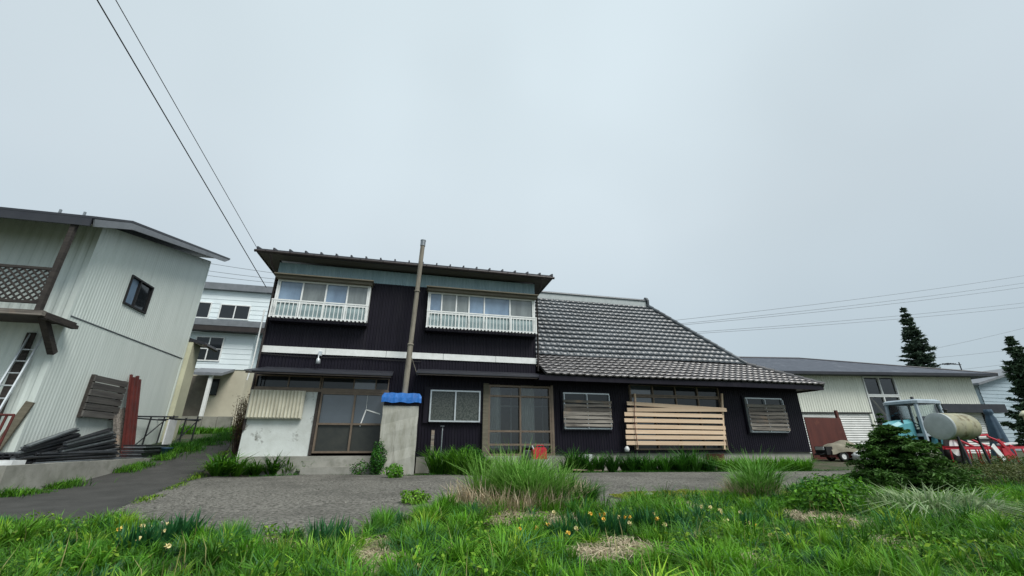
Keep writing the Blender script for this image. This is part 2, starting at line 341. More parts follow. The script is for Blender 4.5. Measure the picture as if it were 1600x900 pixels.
# ================================================================ the black house
hs = thing('farmhouse', 'long black metal-clad farmhouse with a two-storey part and a lower tiled wing', 'house', (4, 14, .2))
XL, XR, XW = -4.6, 4.2, 15.2
ZB = F(500, 709)[1]; ZF = F(1000, 706)[1]
fw = facing(14.0)
zb0, zb1 = F(836, 569)[1], F(836, 560)[1]           # white band
zst = F(654, 449)[1]; ZTOP = 6.78
x_d1l, x_d1r = F(504, 612)[0] - .02, F(606, 612)[0]
zlin = F(504, 612)[1]
xw1, zw1 = F(664, 605); xw2, zw0 = F(756, 662)
xe1, ze1 = F(761, 600); xe2 = F(859, 600)[0]
bay1 = (F(435, 436, 13.7)[0], F(573, 490, 13.7)[0], F(497, 497, 13.7)[1], F(500, 440, 13.7)[1])
bay2 = (F(668, 490, 13.7)[0], 4.12, F(750, 514, 13.7)[1], F(750, 461, 13.7)[1])
mb = MB()
H = [(x_d1l - 1.62, x_d1r, .0, F(600, 587)[1]), (xw1, xw2, zw0, zw1), (xe1, xe2, 0, ze1)]
corr(mb, XL, XR, ZB - .25, zb0 + .02, .095, .018, fw, H)
corr(mb, XL, XR, zb1 - .02, zst, .095, .018, fw)
# gable side towards the lane and the back
corr(mb, 14, 20.5, .3, ZTOP, .095, .018, lambda u, w_, v: (XL - w_, u, v))
mb.box(XL + .02, XR, 20.4, 20.5, .2, ZTOP); corr(mb, 14, 20.5, 3.2, ZTOP, .095, .018, lambda u, w_, v: (XR + w_, u, v))
mb.build('corrugated_wall', M_black, hs)
mb = MB(); corr(mb, XL, XR, zst, ZTOP - .1, .12, .012, facing(13.985)); mb.build('upper_wall_strip', M_paleblue, hs)
xs_ = [XL - .03, -2.75, -.9, .95, 2.75, XR + .02]
for a, b in zip(xs_, xs_[1:]): MB().box(a + .006, b - .006, -.01, .045, zb0, zb1, fw).build('band_board', M_white, hs)
MB().box(XL, XR, 0.0, .03, zst - .03, zst + .015, fw).build('trim', M_black, hs)
# upper roof: low metal roof with battens
yE, yR_ = 13.42, 17.6; zE = F(620, 408, 13.42)[1]; sl = .22
rx0, rx1 = F(402, 385, 13.42)[0], F(864, 432, 13.42)[0]
rf = MB(); zr_ = zE + sl * (yR_ - yE)
for (ya, za, yb_, zbk) in ((yE, zE, yR_, zr_), (yR_, zr_, 21.2, zr_ - sl * 3.6)):
    rf.hexa([(rx0, ya, za - .07), (rx1, ya, za - .07), (rx0, yb_, zbk - .07), (rx1, yb_, zbk - .07), (rx0, ya, za), (rx1, ya, za), (rx0, yb_, zbk), (rx1, yb_, zbk)])
rfo = rf.build('roof', M_roofdark, hs)
n = 22
for i in range(n):
    x = rx0 + .03 + (rx1 - rx0 - .06) * i / (n - 1)
    MB().hexa([(x - .022, yE - .035, zE - .045), (x + .022, yE - .035, zE - .045), (x - .022, yR_, zr_ + .0), (x + .022, yR_, zr_ + .0),
               (x - .022, yE - .035, zE + .055), (x + .022, yE - .035, zE + .055), (x - .022, yR_, zr_ + .05), (x + .022, yR_, zr_ + .05)]).build('batten', M_roofdark).parent = rfo
zs = zE - .115
MB().box(rx0 + .06, rx1 - .06, yE + .04, 13.985, zs - .012, zs + .012).build('soffit', M_soffit, hs)
MB().box(rx0 + .06, XL - .03, 13.99, 20.9, zs - .012, zs + .012).build('soffit', M_soffit, hs)
MB().box(XR + .03, rx1 - .06, 13.99, 20.9, zs - .012, zs + .012).build('soffit', M_soffit, hs)
MB().box(rx0 + .02, rx1 - .02, yE + .005, yE + .045, zs - .03, zE - .072).box(rx0 + .02, rx0 + .05, yE + .046, 20.9, zs - .03, zE - .06).box(rx1 - .05, rx1 - .02, yE + .046, 20.9, zs - .03, zE - .06).build('fascia', M_gutter, hs)
MB().tube([(rx0 - .03, yE - .055, zE - .105), (rx1 + .03, yE - .055, zE - .12)], .045, 10).build('gutter', M_gutter, hs)
for i in range(14):
    x = rx0 + .3 + (rx1 - rx0 - .6) * i / 13; MB().bar((x, yE - .13, zE - .10), (x, yE + .02, zE - .085), .02, .012).build('gutter_bracket', M_gutter, hs)
# down pipes
MB().tube([(XL - .12, yE - .05, zE - .2), (XL - .1, 13.55, zE - .42), (XL + .02, 13.88, zst - .05), (XL + .02, 13.9, 4.0), (XL + .02, 13.9, 1.4)], .033, 8).build('downpipe', M_gutter, hs)
MB().tube([(XL - .13, 13.93, 5.0), (XL - .13, 13.93, 3.3), (XL - .18, 13.93, 2.8)], .022, 8).build('downpipe', M_white, hs)
MB().tube([(XR + .12, yE - .05, zE - .2), (XR + .1, 13.55, zE - .5), (XR + .06, 13.9, zst + .05), (XR + .06, 13.9, 3.4)], .036, 8).build('downpipe', M_gutter, hs)
# bay windows with railings
def bay(b, cw, pm, pl):
    x0, x1, z0, z1 = b; f7 = facing(13.72); zr = z0 + (z1 - z0) * .40
    MB().box(x0 - .06, x1 + .06, -.28, .12, z1 + .005, z1 + .10, f7).box(x0 - .10, x1 + .10, -.28, .2, z1 + .10, z1 + .135, f7).build('window_hood', M_olive, hs)
    MB().box(x0 - .03, x1 + .03, -.28, .02, z0 - .16, z0 - .005, f7).build('window_base', M_black, hs)
    MB().box(x0 - .02, x0 + .025, -.275, -.05, z0, z1, f7).build('window_cheek', M_white, hs)
    MB().box(x1 - .025, x1 + .02, -.275, -.05, z0, z1, f7).build('window_cheek', M_white, hs)
    wdw = window(hs, f7, x0 + .03, x1 - .03, z0, z1, 0, 2, M_white, pl + pm, .045, .08, -.06, 'bay_window', cw, [.40])
    r = MB(); f6 = facing(13.60); nb = int((x1 - x0) / .118)
    for i in range(nb + 1):
        u = x0 + (x1 - x0) * i / nb; r.box(u - .011, u + .011, -.01, .01, z0 - .05, zr - .02, f6); r.box(u - .03, u + .03, -.06, .02, z0 - .085, z0 - .05, f6)
    r.box(x0 - .03, x1 + .03, -.018, .02, zr - .02, zr + .02, f6); r.box(x0 - .01, x1 + .01, -.012, .012, z0 - .05, z0 - .03, f6)
    for u in (x0, x0 + (x1 - x0) * .28, x0 + (x1 - x0) * .53, x0 + (x1 - x0) * .76, x1): r.box(u - .022, u + .022, -.02, .014, z0 - .051, zr - .021, f6)
    for u in (x0 - .01, x1 + .01): r.box(u - .012, u + .012, -.12, -.02, zr - .012, zr + .012, f6); r.box(u - .012, u + .012, -.12, -.02, z0 - .05, z0 - .03, f6)
    r.build('railing', M_white).parent = wdw
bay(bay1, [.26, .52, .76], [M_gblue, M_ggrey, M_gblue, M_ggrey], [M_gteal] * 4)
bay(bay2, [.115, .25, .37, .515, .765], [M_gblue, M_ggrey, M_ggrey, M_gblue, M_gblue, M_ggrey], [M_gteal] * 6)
# plastered wall, shutter panel, sliding door under the long canopy
f9 = facing(13.93)
zp = zlin - .02; pw0, pw1 = F(395, 612)[0] - .02, F(503, 612)[0] - .1
MB().box(pw0, pw1, -.14, 0, .3, zp, f9).build('plaster_wall', M_plaster, hs)
MB().box(XL - .02, x_d1r + .04, -.1, .03, zp, zp + .085, f9).build('lintel', M_bronze, hs)
tr0 = zp + .085; tr1 = F(500, 588, 13.93)[1]
window(hs, f9, XL + .04, x_d1l - .05, tr0, tr1, 2, 1, M_bronze, [M_gdark], .035, .08, .0)
window(hs, f9, x_d1l - .03, x_d1r + .02, tr0, tr1, 3, 1, M_bronze, [M_gdark, M_gdoor, M_gdark], .035, .08, .0, 'window', [.47, .8])
MB().box(XL, x_d1r + .03, -.1, .0, tr1, tr1 + .12, f9).build('trim', M_black, hs)
cx0, ct = F(393, 609, 13.8); cx1, _ = F(477, 611, 13.8); cb = F(390, 652, 13.8)[1]
pn = MB(); fm8 = facing(13.80)
N_ = 15
for i in range(N_):
    u0 = cx0 + (cx1 - cx0) * i / N_; du = (cx1 - cx0) / N_
    V = []
    for k in range(7):
        t = k / 6; V += [fm8(u0 + du * t, .055 * math.sin(math.pi * t), cb), fm8(u0 + du * t, .055 * math.sin(math.pi * t), ct)]
    pn.add(V, [(2 * k, 2 * k + 2, 2 * k + 3, 2 * k + 1) for k in range(6)], True)
pn.box(cx0 - .01, cx1 + .01, -.09, -.004, cb - .03, ct + .01, fm8); pn.build('shutter_panel', M_pvcpanel, hs)
dz0 = F(520, 708, 13.93)[1]; dl = x_d1l - .0
wd = window(hs, f9, dl, x_d1r - .01, dz0, zp - .003, 2, 2, M_bronze, [M_gpanel, M_gpanel, M_gdoor, M_gdoor], .055, .1, .02, 'door', [.515], [.47])
tp = MB(); f95 = facing(13.925); tx, tz = F(575, 614, 13.92); t2 = F(572, 640, 13.92); t3 = F(562, 666, 13.92); t4 = F(594, 647, 13.92)
for a, b in (((tx, tz), t2), (t2, t3), (t2, t4)): tp.bar((a[0], 13.952, a[1]), (b[0], 13.952, b[1]), .008, .035, (0, 0, 1))
tp.build('tape', M_white).parent = wd
MB().box(dl - .09, dl - .012, -.1, .03, dz0 - .05, zp, f9).build('door_post', M_darkwood, hs)
zc = F(500, 581, 13.2)[1]
def canopy(x0, x1, z, yf, tip, rise=.22):
    c = MB(); P = [(x0, yf, z - .035), (x1, yf, z - .035), (x0 + tip, 13.98, z + rise - .035), (x1, 13.98, z + rise - .035), (x0, yf, z), (x1, yf, z), (x0 + tip, 13.98, z + rise), (x1, 13.98, z + rise)]
    c.hexa(P).build('canopy', M_roofdark, hs)
    MB().box(x0 + .04, x1 - .03, yf + .02, yf + .05, z - .085, z - .038).build('canopy_fascia', M_darkwood, hs)
    P = [(x0 + .1, yf + .06, z - .06), (x1 - .06, yf + .06, z - .06), (x0 + tip + .1, 13.96, z + rise - .06), (x1 - .06, 13.96, z + rise - .06)]
    MB().hexa(P + [(a_, b_, c_ + .012) for a_, b_, c_ in P]).build('canopy_soffit', M_soffit, hs)
canopy(F(380, 578, 13.2)[0], F(613, 585, 13.2)[0], zc, 13.25, .35)
zc2 = F(800, 586, 13.3)[1]
canopy(F(651, 578, 13.3)[0], F(866, 590, 13.3)[0], zc2, 13.35, .05, .2)
# doorstep and foundation
MB().box(XL + .02, F(596, 710)[0], 13.72, 14.2, .1, ZB - .06).box(F(480, 715)[0], F(596, 715)[0], 13.36, 13.715, .0, ZB - .34).build('doorstep', M_conc, hs)
MB().box(F(650, 720)[0], xe1 - .1, 13.93, 14.1, .0, ZB - .1).build('foundation', M_conc, hs)
# lamp and cable under the white band
lx, lz = F(499, 560, 13.9)
MB().box(lx - .05, lx + .05, 13.87, 13.97, lz + .08, lz + .22).tube([(lx, 13.86, lz + .12), (lx, 13.74, lz + .06), (lx + .01, 13.7, lz - .06)], .02, 8).lathe([(0, .025), (.05, .06), (.17, .07), (.19, .0)], (lx + .01, 13.7, lz - .02), (.1, 0, -1), 12).build('wall_lamp', M_alu, hs)
pts = [(XL + (XR - XL) * t, 13.955, zb0 - .05 - .05 * math.sin(math.pi * ((t * 3) % 1))) for t in np.linspace(0, .55, 30)]
MB().tube(pts, .012, 5).build('wall_cable', M_wire, hs)
# middle window
f8 = facing(13.9)
MB().box(xw1 + .0, xw2 - .0, -.1, -.02, zw0, zw1, f8).build('window_recess', M_black, hs)
a0, a1 = F(673, 610, 13.88)[0], F(751, 610, 13.88)[0]; b1 = F(710, 610, 13.88)[1]; b0 = F(710, 659.5, 13.88)[1]
window(hs, facing(13.88), a0, a1, b0, b1, 2, 1, M_alu, [M_gfrost], .045, .09, .03)
# entrance: glazed sliding doors, hall behind
fe = facing(13.9); eb = F(810, 712, 13.9)[1]
er0 = (F(809, 619.5, 13.9)[1] - eb) / (ze1 - .04 - eb)
window(hs, fe, xe1 + .04, xe2 - .02, eb, ze1 - .04, 2, 4, M_bronze, [M_clear], .06, .12, .04, 'entrance_door', None, [.15, .335, er0])
MB().box(xe1 - .14, xe1 + .038, -.06, .06, eb - .02, ze1, fe).build('door_post', M_olive, hs)
MB().box(xe2 - .018, xe2 + .06, -.06, .05, eb - .02, ze1, fe).build('door_post', M_bronze, hs)
MB().box(xe1 - .1, xe2 + .06, 13.45, 13.95, .05, eb - .005).build('doorstep', M_conc, hs)
ix0, ix1 = xe1 - .4, xe2 + .5
MB().box(ix0, ix1, 15.6, 15.65, .4, 3.6).box(ix0, ix0 + .04, 14.06, 15.6, .4, 3.6).box(ix1 - .04, ix1, 14.06, 15.6, .4, 3.6).box(ix0, ix1, 14.06, 15.65, 3.6, 3.64).box(ix0, ix1, 14.06, 15.65, .4, .44).build('hall', M_inner, hs)
il = MB()
for i in range(7):
    u = ix0 + .35 + (ix1 - ix0 - .7) * i / 6; il.box(u - .025, u + .025, 15.4, 15.44, .45, 2.9)
il.box(ix0 + .1, ix1 - .1, 15.39, 15.45, 2.3, 2.36); il.build('inner_screen', M_innerwhite, hs)
for k, (u0, u1) in enumerate(((ix0 + .45, ix0 + .95), (ix0 + 1.7, ix0 + 2.2))):
    cv = MB(); V = []
    for i in range(25):
        t = i / 24; V += [(u0 + (u1 - u0) * t, 14.5 + .035 * math.sin(t * 40), .9), (u0 + (u1 - u0) * t, 14.5 + .03 * math.sin(t * 40), 3.2)]
    cv.add(V, [(2 * i, 2 * i + 2, 2 * i + 3, 2 * i + 1) for i in range(24)], True); cv.build('curtain', M_innerwhite, hs)

# ---- the wing
wm = MB()
o0, o1 = F(984, 640)[0], F(1126, 640)[0]; oz1 = F(1050, 602)[1]; oz0 = F(1050, 703)[1]
corr(wm, XR, XW, ZF, 3.35, .095, .018, fw, [(XR - .05, xe2 + .03, 0, ze1), (o0, o1, oz0, oz1)])
corr(wm, 14, 22.5, ZF, 3.3, .095, .018, lambda u, w_, v: (XW + w_, u, v)); wm.box(XR, XW - .02, 22.4, 22.5, .3, 3.3)
wm.build('corrugated_wall', M_black, hs)
MB().box(xe2 + .1, XW - .02, 14.03, 14.2, .0, ZF + .01).box(XW - .2, XW - .02, 14.21, 22.4, .1, ZF + .01).build('foundation', M_conc, hs)
MB().box(xe2 + .1, XW + .02, -.01, .035, ZF - .03, ZF + .02, fw).build('sill_flashing', M_black, hs)
vx0, vz1 = F(1104, 709, 13.98); vx1, vz0 = F(1133, 721, 13.98)
MB().box(vx0, vx1, 13.97, 14.02, vz0, vz1).build('vent_cover', M_rust, hs)
def slat_window(p1, p2, n, miss=0):
    f8 = facing(13.86); (u0, v1), (u1, v0) = F(*p1, 13.86), F(*p2, 13.86)
    MB().box(u0 - .08, u1 + .08, -.14, -.075, v0 - .06, v1 + .08, f8).build('window_recess', M_black, hs)
    wd = window(hs, f8, u0, u1, v0, v1, 2, 1, M_alu, [M_gdark], .04, .07, .0)
    for u in (u0 + .02, (u0 + u1) / 2, u1 - .02): MB().box(u - .012, u + .012, .0, .05, v0 + .02, v1 - .06, f8).build('rail', M_alu).parent = wd
    hgt = (v1 - v0 - .30) / n
    for k in range(n):
        zc = v0 + .06 + hgt * (k + .5); j = random.uniform(-.012, .012); s = hgt * random.uniform(.66, .92)
        a = random.uniform(-.05, .0); b = random.uniform(0, .05)
        MB().hexa([fm_(f8, u0 + a, .05, zc - s / 2 - j), fm_(f8, u1 + b, .05, zc - s / 2 + j), fm_(f8, u0 + a, .075, zc - s / 2 - j), fm_(f8, u1 + b, .075, zc - s / 2 + j),
                   fm_(f8, u0 + a, .05, zc + s / 2 - j), fm_(f8, u1 + b, .05, zc + s / 2 + j), fm_(f8, u0 + a, .075, zc + s / 2 - j), fm_(f8, u1 + b, .075, zc + s / 2 + j)]).build('plank', M_oldplank).parent = wd
def fm_(f, a, b, c): return f(a, b, c)
slat_window((880, 613), (956, 671), 7); slat_window((1164, 621), (1233, 676), 7)
fo = facing(13.93)
oz = F(1050, 620)[1]
window(hs, fo, o0 + .02, o1 - .02, oz, oz1 - .01, 4, 1, M_bronze, [M_gdoor, M_gdark, M_gdark, M_gdark], .05, .1, .02)
window(hs, fo, o0 + .02, o1 - .02, oz0, oz - .01, 4, 2, M_bronze, [M_gdark, M_gdark, M_gdark, M_gdark, M_gdoor, M_gdark, M_gdark, M_gdark], .05, .1, .02, 'window', None, [.10])
rows = [(630, 640, 980, 1133), (640, 640.5, 980, 1135), (647, 650, 975.5, 1129), (656.5, 659, 976, 1129.5), (666, 668.5, 979, 1133.5), (674.5, 676, 977.5, 1133.5), (683, 684, 978, 1134.5), (692, 693, 979, 1134)]
for k, (ya, yb_, xa, xb) in enumerate(rows):
    A = F(xa, ya, 13.72); B = F(xb, yb_, 13.72)
    tag(MB().bar((A[0], 13.74 - .012 * (k % 3), A[1]), (B[0], 13.735 - .012 * (k % 2), B[1]), .035, .128).build('lumber_board', M_lumber),
        ('topmost of the fresh lumber boards over the large window, slightly tilted', 'second fresh lumber board from the top over the large window', 'third fresh lumber board from the top over the large window', 'fourth fresh lumber board from the top over the large window', 'fourth fresh lumber board from the bottom over the large window', 'third fresh lumber board from the bottom over the large window', 'second fresh lumber board from the bottom over the large window', 'lowest of the fresh lumber boards over the large window')[k], 'board', 'fresh boards over the large window')
for (xa, xb) in ((992, 996), (1128, 1132)):
    A = F(xa, 615, 13.82); B = F(xb, 702, 13.82)
    MB().bar((A[0], 13.83, A[1]), (B[0], 13.83, B[1]), .06, .06, (0, 1, 0)).build('batten', M_lumber, hs)
A = F(991, 622, 13.66); B = F(997, 703, 13.66)
tag(MB().tube([(A[0], 13.665, A[1]), (B[0] - .03, 13.66, (A[1] + B[1]) / 2), (B[0], 13.665, B[1])], .011, 6).build('rope', M_redpole), 'thin dark red rope tied down over the fresh lumber boards', 'rope')

# ---- wing roof: steep upper tiles, flatter lower tiles, hip on the right
eY, eZ = 13.1, F(1050, 588, 13.1)[1]; bY, bZ = 15.05, 4.28; rY = 18.1; rZ = F(900, 468, 18.1)[1]
eX1, bX1, rX1 = 15.66, 14.0, F(1008, 474, 18.1)[0]; X0 = XR + .1
hZ = eZ - .12
sl = MB()
sl.poly([(X0, eY + .04, hZ), (eX1 - .06, eY + .04, hZ), (bX1, bY, bZ - .1), (X0, bY, bZ - .1)])
sl.poly([(X0, bY, bZ - .1), (bX1, bY, bZ - .1), (rX1, rY, rZ - .1), (X0, rY, rZ - .1)])
sl.poly([(eX1 - .06, eY + .04, hZ), (eX1 - .06, 23.1, hZ), (bX1, 21.15, bZ - .1), (bX1, bY, bZ - .1)])
sl.poly([(bX1, bY, bZ - .1), (bX1, 21.15, bZ - .1), (rX1, rY, rZ - .1)])
sl.poly([(X0, 23.1, hZ), (X0, 21.15, bZ - .1), (bX1, 21.15, bZ - .1), (eX1 - .06, 23.1, hZ)])
sl.poly([(X0, 21.15, bZ - .1), (X0, rY, rZ - .1), (rX1, rY, rZ - .1), (bX1, 21.15, bZ - .1)])
wr = sl.build('tiled_roof', M_underlay, hs)
MB().box(X0 - .25, eX1 - .05, eY + .05, eY + .09, hZ - .16, hZ + .0).box(eX1 - .09, eX1 - .05, eY + .092, 23, hZ - .16, hZ).build('fascia', M_black, hs)
MB().box(X0 - .25, eX1 - .1, eY + .095, 13.97, hZ - .11, hZ - .09).box(XW + .03, eX1 - .1, 13.98, 23, hZ - .11, hZ - .09).build('soffit', M_black, hs)
TW, TL = .27, .30
def tile_mesh(mname, m, length):
    v = []; f = []
    prof = [(0, .008), (.10, .0), (.35, -.006), (.60, .0), (.74, .012), (.85, .024), (.95, .019), (1.04, .006)]
    L_ = length * 1.12
    for yy, lift in ((0, .048), (L_, .0)):
        for t, z in prof: v.append(((t - .5) * TW, yy, z + lift))
    k = len(prof)
    for t, z in prof: v.append(((t - .5) * TW, 0.004, z + .048 - .045))
    for i in range(k - 1):
        f.append((i, i + 1, k + i + 1, k + i)); f.append((2 * k + i, 2 * k + i + 1, i + 1, i))
    me = bpy.data.meshes.new(mname); me.from_pydata(v, [], f); me.materials.append(m)
    me.polygons.foreach_set('use_smooth', [i % 2 == 0 for i in range(len(f))]); return me
tl_low = tile_mesh('roof_tile', M_tileL, TL); tl_up = tile_mesh('roof_tile', M_tileU, TL)
def slope_frame(p, q):
    y = (Vector(q) - Vector(p)).normalized(); x = Vector((1, 0, 0)); return x, y, x.cross(y).normalized()
tiles = []
def lay(Ya, Za, Yb, Zb, xr_a, xr_b, me):
    x, y, z = slope_frame((0, Ya, Za), (0, Yb, Zb)); Ls = math.hypot(Yb - Ya, Zb - Za); nr = max(1, round(Ls / TL)); d = Ls / nr
    for r in range(nr):
        t = (r + .35) / nr; xr = xr_a + (xr_b - xr_a) * t
        for c in range(int((xr - X0) / TW) + 1):
            cx = X0 + (c + .5) * TW
            if cx > xr + TW * .25: continue
            p = Vector((cx + random.uniform(-.006, .006), Ya, Za)) + y * (r * d + .015 * math.sin(cx * .6 + r * .2) + random.uniform(-.006, .006)) + z * (.012 + random.uniform(-.003, .005) + .012 * math.sin(cx * .7 + r * .4))
            sk = random.uniform(-.014, .014); xx = (x + y * sk).normalized(); yy = (y - x * sk).normalized()
            M = Matrix((xx, yy, z)).transposed().to_4x4(); M.translation = p; tiles.append((M, me))
lay(eY, eZ - .10, bY, bZ - .075, eX1, bX1, tl_low)
lay(bY - .02, bZ - .06, rY, rZ - .06, bX1, rX1, tl_up)
cp = Vector((0, 0, EYE)); tiles.sort(key=lambda t: (t[0].translation - cp).length / (1.0 if t[1] is tl_low else .8))
for M, me in tiles[:300]:
    o = link('roof_tile', me); o.parent = wr; o.matrix_basis = M
for me, m in ((tl_low, M_tileL), (tl_up, M_tileU)):
    rest = [M for M, k in tiles[300:] if k is me]
    if not rest: continue
    V0 = np.array([v.co for v in me.vertices]); FS = [tuple(p.vertices) for p in me.polygons]; mb = MB()
    for M in rest:
        A = np.array(M); mb.add((V0 @ A[:3, :3].T + A[:3, 3]).tolist(), FS, False)
    o = mb.build('roof_tiles', m); o.parent = wr; o['kind'] = 'stuff'
    o.data.polygons.foreach_set('use_smooth', [i % 2 == 0 for i in range(len(o.data.polygons))])
# ridge, ornament and hip caps
MB().box(X0, rX1 - .02, rY - .11, rY + .11, rZ - .12, rZ + .17).build('ridge_course', M_tankend, wr)
MB().box(X0, rX1 + .02, rY - .16, rY + .16, rZ + .172, rZ + .20).tube([(X0, rY, rZ + .22), (rX1, rY, rZ + .22)], .085, 10).build('ridge_cap', M_tileU, wr)
MB().prism([(rX1 + .0, rY - .2, rZ - .15), (rX1, rY + .2, rZ - .15), (rX1, rY + .22, rZ + .2), (rX1, rY + .12, rZ + .36), (rX1, rY, rZ + .42), (rX1, rY - .12, rZ + .36), (rX1, rY - .22, rZ + .2)], (.10, 0, 0)).lathe([(0, .0), (0, .07), (.06, .07), (.06, 0)], (rX1 + .1, rY, rZ + .15), (1, 0, 0), 12).build('ridge_ornament', M_tileU, wr)
def hip(p, q, n, m):
    p = Vector(p); q = Vector(q)
    for i in range(n):
        a = p + (q - p) * (i / n); b = p + (q - p) * ((i + 1.12) / n)
        MB().tube([a + Vector((0, 0, .0)), b + Vector((0, 0, .015))], [.085, .10], 10).build('hip_cap', m).parent = wr
hip((rX1 + .02, rY - .05, rZ - .02), (bX1, bY, bZ - .0), 15, M_tileU); hip((bX1, bY, bZ - .02), (eX1 - .02, eY + .06, eZ - .08), 8, M_tileL)

# ---------------------------------------------------------------- flue, stack, tarp
st = thing('flue_stack', 'stained concrete stack with a tall old flue pipe in front of the black house', 'chimney', (.1, 13.5, .2))
s0, s1 = F(598, 640, 13.25)[0], F(654, 640, 13.25)[0]; sz = F(625, 634, 13.25)[1]
mb = MB(); n = 7
rings = []
for k in range(n + 1):
    z = .15 + (sz - .15) * k / n; j = .012 * math.sin(k * 2.3)
    rings += [(s0 + j, 13.25 - j, z), (s1 + j * .7, 13.25 + j, z), (s1 - j, 13.93, z), (s0 + j, 13.93, z)]
mb.add(rings, [(4 * k + i, 4 * k + (i + 1) % 4, 4 * k + 4 + (i + 1) % 4, 4 * k + 4 + i) for k in range(n) for i in range(4)] + [(4 * n, 4 * n + 1, 4 * n + 2, 4 * n + 3)])
mb.build('stack', M_stack, st)
MB().box(s0 + .02, s1 - .02, 13.24, 13.9, sz, F(625, 614, 13.2)[1] - .02).build('dark_gap_block', M_black, st)  # block coloured black to draw the dark gap between tarp and stack
pb = F(632, 612, 13.5); pt = F(660.5, 384, 13.5)
P0 = Vector((pb[0], 13.5, sz + .08)); P1 = Vector((pt[0], 13.28, pt[1] - .1))
pm_ = [P0 + (P1 - P0) * t for t in (0, .34, .345, .6, 1)]
MB().tube([P0, P0 + (P1 - P0) * .35], .088, 14).tube([P0 + (P1 - P0) * .34, P1], .075, 14).build('flue_pipe', M_pipe, st)
MB().lathe([(0, .08), (.0, .1), (.05, .1), (.05, .08)], P0 + (P1 - P0) * .34, P1 - P0, 14).lathe([(0, .08), (.0, .095), (.04, .095), (.04, .08)], P0 + (P1 - P0) * .68, P1 - P0, 14).build('pipe_collar', M_pipe, st)
MB().tube([P1 - Vector((0, 0, .02)), P1 + Vector((.005, 0, .17))], .088, 14, False).tube([P1 + Vector((.005, 0, .17)), P1 + Vector((.005, 0, .2))], .095, 14).build('flue_cap', M_galv, st)
MB().bar(P0 + (P1 - P0) * .30, (P0.x + .35, 13.97, P0.z + .95), .02, .02).build('pipe_stay', M_pipe, st)
tz0, tz1 = F(625, 629, 13.2)[1], F(625, 614, 13.2)[1]
tm = MB(); nu, nv = 18, 8
V = []
for j in range(nv + 1):
    for i in range(nu + 1):
        u = s0 - .06 + (s1 - s0 + .12) * i / nu; t = (j - 2) / (nv - 2)
        if j == 0: y, z = 13.155 + .012 * math.sin(i * 1.7), tz0 + .015 * math.sin(i * .9)
        elif j == 1: y, z = 13.165 - .010 * math.sin(i * 2.3), (tz0 + tz1) / 2 + .01 * math.sin(i)
        else: y, z = 13.19 + .72 * t, tz1 + .008 * math.sin(i * 1.3 + j) + .05 * t
        if i in (0, nu) and j > 1: z -= .10
        V.append((u, y, z))
o = tm.add(V, [(j * (nu + 1) + i, j * (nu + 1) + i + 1, (j + 1) * (nu + 1) + i + 1, (j + 1) * (nu + 1) + i) for j in range(nv) for i in range(nu)], False).build('tarp', M_tarp)
md = o.modifiers.new('thick', 'SOLIDIFY'); md.thickness = .012
tag(o, 'crumpled blue tarp lying over the top of the concrete flue stack', 'tarp')

# ================================================================ the pale building across the lane
LX, LY0 = -8.37, 12.0; LY1 = FX(330, 405, LX)[0]
lb = thing('workshop', 'pale green corrugated two-storey workshop with a balcony beside the lane', 'building', (LX, LY0, .6))
YZ = .62
roofE = [FX(150, 338, -7.8), FX(208, 345, -7.8), FX(360, 404, -7.8)]
roofB = [FX(146, 353, -7.8), FX(208, 359, -7.8), FX(352, 409, -7.8)]
rs = (roofE[2][1] - roofE[1][1]) / (roofE[2][0] - roofE[1][0])
def ltop(u): return roofB[1][1] + rs * (u - roofB[1][0]) + .02
gm = lambda u, w_, v: (LX + w_, u, v)
wy0, wz1 = FX(206, 429, LX); wy1 = FX(238, 452, LX)[0]; wz0 = FX(224, 490, LX)[1]
zbelt = FX(107, 491, LX)[1]
mb = MB(); corr(mb, LY0, LY1, zbelt, 9, .10, .010, gm, [(wy0, wy1, wz0, wz1)], ltop); mb.build('corrugated_wall', M_sidingL, lb)
mb = MB(); corr(mb, LY0, LY1, YZ, zbelt - .03, .10, .0045, lambda u, w_, v: (LX - .004 + w_, u, v)); mb.build('corrugated_wall', M_sidingL, lb)
MB().box(LY0, LY1, -.03, .016, zbelt - .02, zbelt - .0, gm).build('belt_flashing', M_greyfascia, lb)
mb = MB(); corr(mb, -22, LX, YZ, ltop(LY0) + .1, .22, .02, facing(LY0)); mb.box(-22, LX - .02, LY1 - .1, LY1 - .001, .6, ltop(LY1) - .1); mb.build('corrugated_wall', M_sidingL, lb)
MB().box(LX - .06, LX + .02, LY0 - .022, LY0 + .05, YZ, ltop(LY0)).build('corner_trim', M_sidingL, lb)
MB().box(LX - .06, LX + .02, LY1 - .05, LY1 + .022, YZ, ltop(LY1) - .02).build('corner_trim', M_sidingL, lb)
window(lb, gm, wy0, wy1, wz0, wz1, 2, 1, M_wire, [M_gblue, M_gdark], .05, .1, .05, 'window', [.42])
